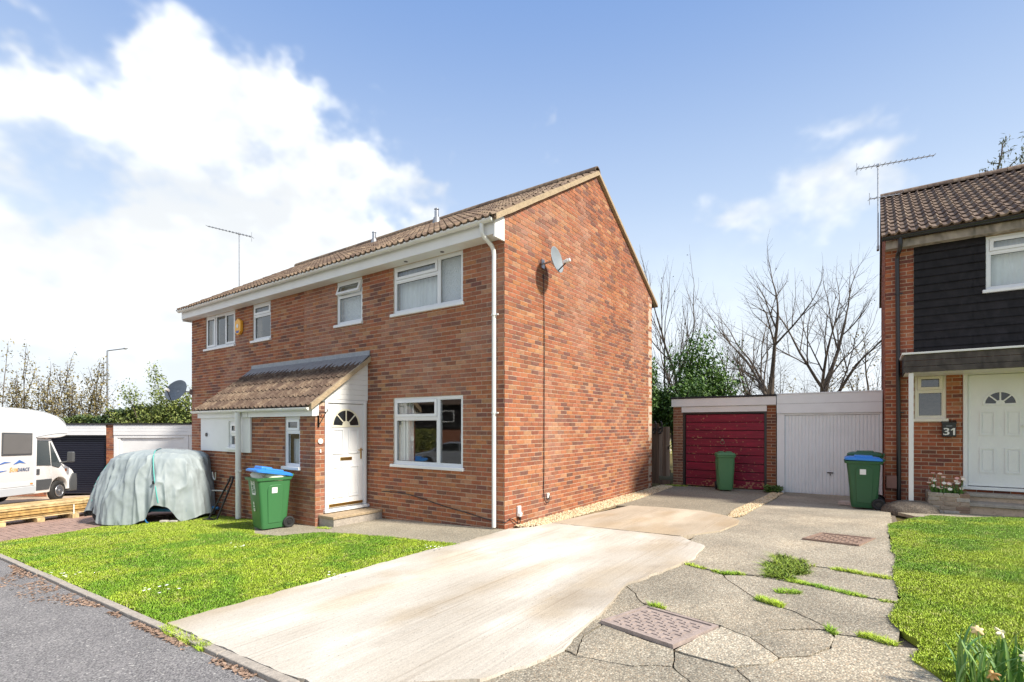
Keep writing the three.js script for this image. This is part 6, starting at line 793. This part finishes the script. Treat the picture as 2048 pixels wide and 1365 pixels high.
{ // weeds and grass in the joints of the old drive
  const r = rand(221), it = [], line = (pts, n, w, h, lo = 0) => { for (let i = 0; i < n; i++) { const k = Math.min(pts.length - 2, r() * (pts.length - 1) | 0), t = r(), x = lerp(pts[k][0], pts[k + 1][0], t) + (r() - .5) * w, z = lerp(pts[k][1], pts[k + 1][1], t) + (r() - .5) * w; if (noise2(x * 5, z * 5) < .30 + lo) continue; it.push({ p: [x, GROUND(x, z) - .015, z], ry: r() * 6.28, s: [1.2, h * (.5 + .8 * r()), 1.2], c: grassTone(x, z, r, .05) }); } };
  line(zpx([[905, 357], [1070, 400], [1220, 410]]), 220, .03, .6); line(zpx([[1400, 438], [1540, 465], [1700, 502], [1890, 540]]), 380, .035, .55); line(zpx([[1510, 365], [1690, 395], [1900, 432]]), 340, .03, .65, .14); line(zpx([[1690, 700], [1800, 710], [1910, 748]]), 220, .04, .65, .1); line(zpx([[1250, 525], [1360, 560]]), 200, .045, .75, -.1); line(zpx([[1350, 490], [1440, 495]]), 110, .06, .6, .0); line(zpx([[735, 560], [780, 570]]), 60, .03, .8, -.3); line(zpx([[1590, 672], [1606, 690]]), 30, .03, .8, -.3);
  line([[-.0, 4.80], [.35, 4.82], [.9, 4.84]], 200, .05, .9, .15); line([[.10, -7.4], [.6, -7.55]], 160, .12, 1, -.1); line([[.6, -7.62], [2.5, -7.66]], 120, .06, .7, .2); line([[-3.0, .02], [-2.2, .03]], 30, .05, .8, .2); line([[-3.15, 1.25], [-2.85, 1.22]], 60, .06, 1, -.2); line([[2.86, -6.5], [2.88, -3.2]], 160, .1, .6, .2);
  scatter('weed_grass', tuftGeo(8, .05, 223), grassM, scene, it, 'grass and moss growing in the cracks of the old driveway', 'grass');
  const tc = zpx([[1385, 370]])[0], it2 = []; for (let i = 0; i < 900; i++) { const a = r() * 6.283, q = Math.sqrt(r()), c = zpx([[lerp(1230, 1500, .5 + .5 * q * Math.cos(a)), lerp(318, 442, .5 + .5 * q * Math.sin(a))]])[0]; if (noise2(c[0] * 9, c[1] * 9) < .28 + .3 * q) continue; it2.push({ p: [c[0], GROUND(...c) - .02, c[1]], ry: r() * 6.28, s: [1.5, (.25 + .75 * r() * r()) * (1.1 - .6 * q), 1.5], c: mix3([.20, .36, .02], [.40, .50, .06], r()) }); } scatter('grass_tuft', tuftGeo(8, .15, 227, .03), grassM, scene, it2, 'long grass clump sprouting from a joint in the old driveway', 'grass');
  const w0 = onGround(1548, 985), it3 = []; for (let i = 0; i < 320; i++) { const x = w0[0] + (r() - .5) * .36, z = w0[1] + .05 + (r() - .5) * .3; it3.push({ p: [x, GROUND(x, z) - .01 + .16 * r(), z], rx: (r() - .6) * 1.6, ry: r() * 6.28, rz: r() - .5, s: .8 + .6 * r(), c: mix3([.06, .15, .02], [.16, .28, .04], r()) }); } scatter('weed_clump', leafGeo(.045, .07), leafM, scene, it3, 'leafy green weed at the pier between the two garages', 'weed');
}
{ // gravel strip along the gable and between the aprons
  const g0 = new THREE.IcosahedronGeometry(.013, 0).scale(1.2, .7, 1), r = rand(231), it = [], sp = [[.01, -.25], [.2, -.3], [.40, -.6], [.46, -2.5], [.50, -4.2], [.42, -6], [.34, -7.3], [.01, -7.3]], a2 = [[2.75, -7.4], [3.0, -7.4], [3.0, -2.7], [2.82, -2.4], [2.72, -3.2]];
  for (const [poly, n, b] of [[sp, 15000, [.01, .5, -7.3, -.25]], [a2, 3200, [2.72, 3, -7.4, -2.4]]]) for (let i = 0; i < n; i++) { const x = lerp(b[0], b[1], r()), z = lerp(b[2], b[3], r()); if (!inside(poly, x, z)) continue; it.push({ p: [x, GROUND(x, z) + .004 + .02 * r() * (b[0] < 1 ? sstep(.5, .1, x) + .2 : .2), z], rx: r() * 3, ry: r() * 6, rz: r() * 3, s: .6 + .9 * r(), c: mul(mix3([.52, .38, .20], [.72, .62, .44], r()), r() < .12 ? .45 : 1) }); }
  structure('gravel_bed', [sheet(sp, -.006, .03), sheet(a2, -.012, .03)], std(lin(.36, .27, .16), { map: T.grain })); scatter('gravel', g0, std(white1, { roughness: .9 }), scene, it, 'golden gravel strip along the foot of the sunlit gable', 'gravel');
  const it2 = [], e0 = px([[30, 1165], [330, 1195]]); for (let i = 0; i < 2600; i++) { const x = lerp(-4.6, 1.6, r()), w = .05 + .42 * sstep(-.9, -2.6, x) * sstep(-4.4, -3.2, x), z = 4.87 + Math.abs(r() + r() - 1) * w; if (noise2(x * 4, z * 6) < .42) continue; it2.push({ p: [x, GROUND(x, z) - .006, z], rx: (r() - .5), ry: r() * 6, rz: (r() - .5), s: .5 + 1.1 * r(), c: mix3([.16, .10, .07], [.36, .25, .18], r()) }); } scatter('leaf_litter', leafGeo(.02, .026), std(white1, { roughness: 1 }), scene, it2, 'brown leaf litter gathered in the gutter along the lawn edging', 'leaf litter');
  const it3 = []; for (const [cx, cz, n] of [...px([[130, 1155], [460, 1098], [315, 1185], [660, 1155], [870, 1100]]).map((p) => [...p, 9])]) for (let i = 0; i < n; i++) { const x = cx + (r() - .5) * .5, z = cz + (r() - .5) * .25; it3.push({ p: [x, GROUND(x, z) + .045, z], rx: (r() - .5) * .6, ry: 0, s: .7 + .5 * r(), c: [.85, .85, .8] }); } scatter('daisies', new THREE.CircleGeometry(.014, 7).rotateX(-Math.PI / 2), std(white1, { roughness: .8 }), scene, it3, 'tiny white daisies scattered in the front lawn', 'daisies');
}
{ // daffodils at the lawn edge near the road
  const [cx, cz] = onGround(1972, 1378), g = thing('daffodil_clump', 'clump of fading daffodils with long strap leaves at the lawn edge', 'daffodils', [cx + .12, GROUND(cx, cz), cz + .05]), r = rand(241), lf = [[], []];
  const strap = (x, z, h, a, lean, w) => { const q = new THREE.PlaneGeometry(w, h, 2, 10).translate(0, h / 2, 0), p = q.attributes.position; for (let i = 0; i < p.count; i++) { const t = Math.max(0, p.getY(i) / h), k = t > .85 ? 1 - (t - .85) / .15 * .8 : 1; p.setXYZ(i, p.getX(i) * k, p.getY(i) * (1 - .45 * lean * t * t), lean * h * .75 * Math.pow(t, 2.2) - Math.abs(p.getX(i)) * .35); } q.computeVertexNormals(); return q.rotateY(a).translate(x, 0, z); };
  for (let i = 0; i < 150; i++) lf[i % 2].push(strap((r() - .5) * .52, (r() - .5) * .34, .19 + .18 * r(), r() * 6.283, .08 + (i % 6 === 0 ? 1.0 : .45) * r(), .010 + .004 * r()));
  mesh('leaves', lf[0], phy(lin(.10, .24, .05), { roughness: .5, transmission: .15, thickness: 0 }), g, { kind: 'stuff' }); mesh('leaves', lf[1], phy(lin(.20, .34, .09), { roughness: .5, transmission: .15, thickness: 0 }), g, { kind: 'stuff' });
  const fm = [[.80, .60, .32], [.84, .78, .50], [.82, .46, .20]].map((c) => std(lin(...c), { roughness: .8 })), st = [];
  [[-.16, .02, .33], [-.05, -.08, .31], [-.12, .12, .15], [.1, .0, .30], [.02, .1, .26]].forEach((s, i) => { const [x, z, h] = s; st.push(pipe([[x * .6, 0, z * .6], [x * .9, h * .6, z * .9], [x, h, z]], .0035, 5)); const pt = []; for (let k = 0; k < 6; k++) pt.push(new THREE.SphereGeometry(.012, 6, 4).scale(.8, .35, 1.7).translate(0, 0, .02).rotateX(.35 + r() * .7).rotateY(k / 6 * 6.283)); pt.push(new THREE.CylinderGeometry(.011, .007, .02, 8)); mesh('flower_head', pt.map((q) => q.rotateX(1.0).rotateY(i * 1.7).translate(x, h, z)), fm[i % 3], g); }); mesh('stems', st, std(lin(.16, .28, .07)), g, { kind: 'stuff' });
}
renderer.render(scene, camera);
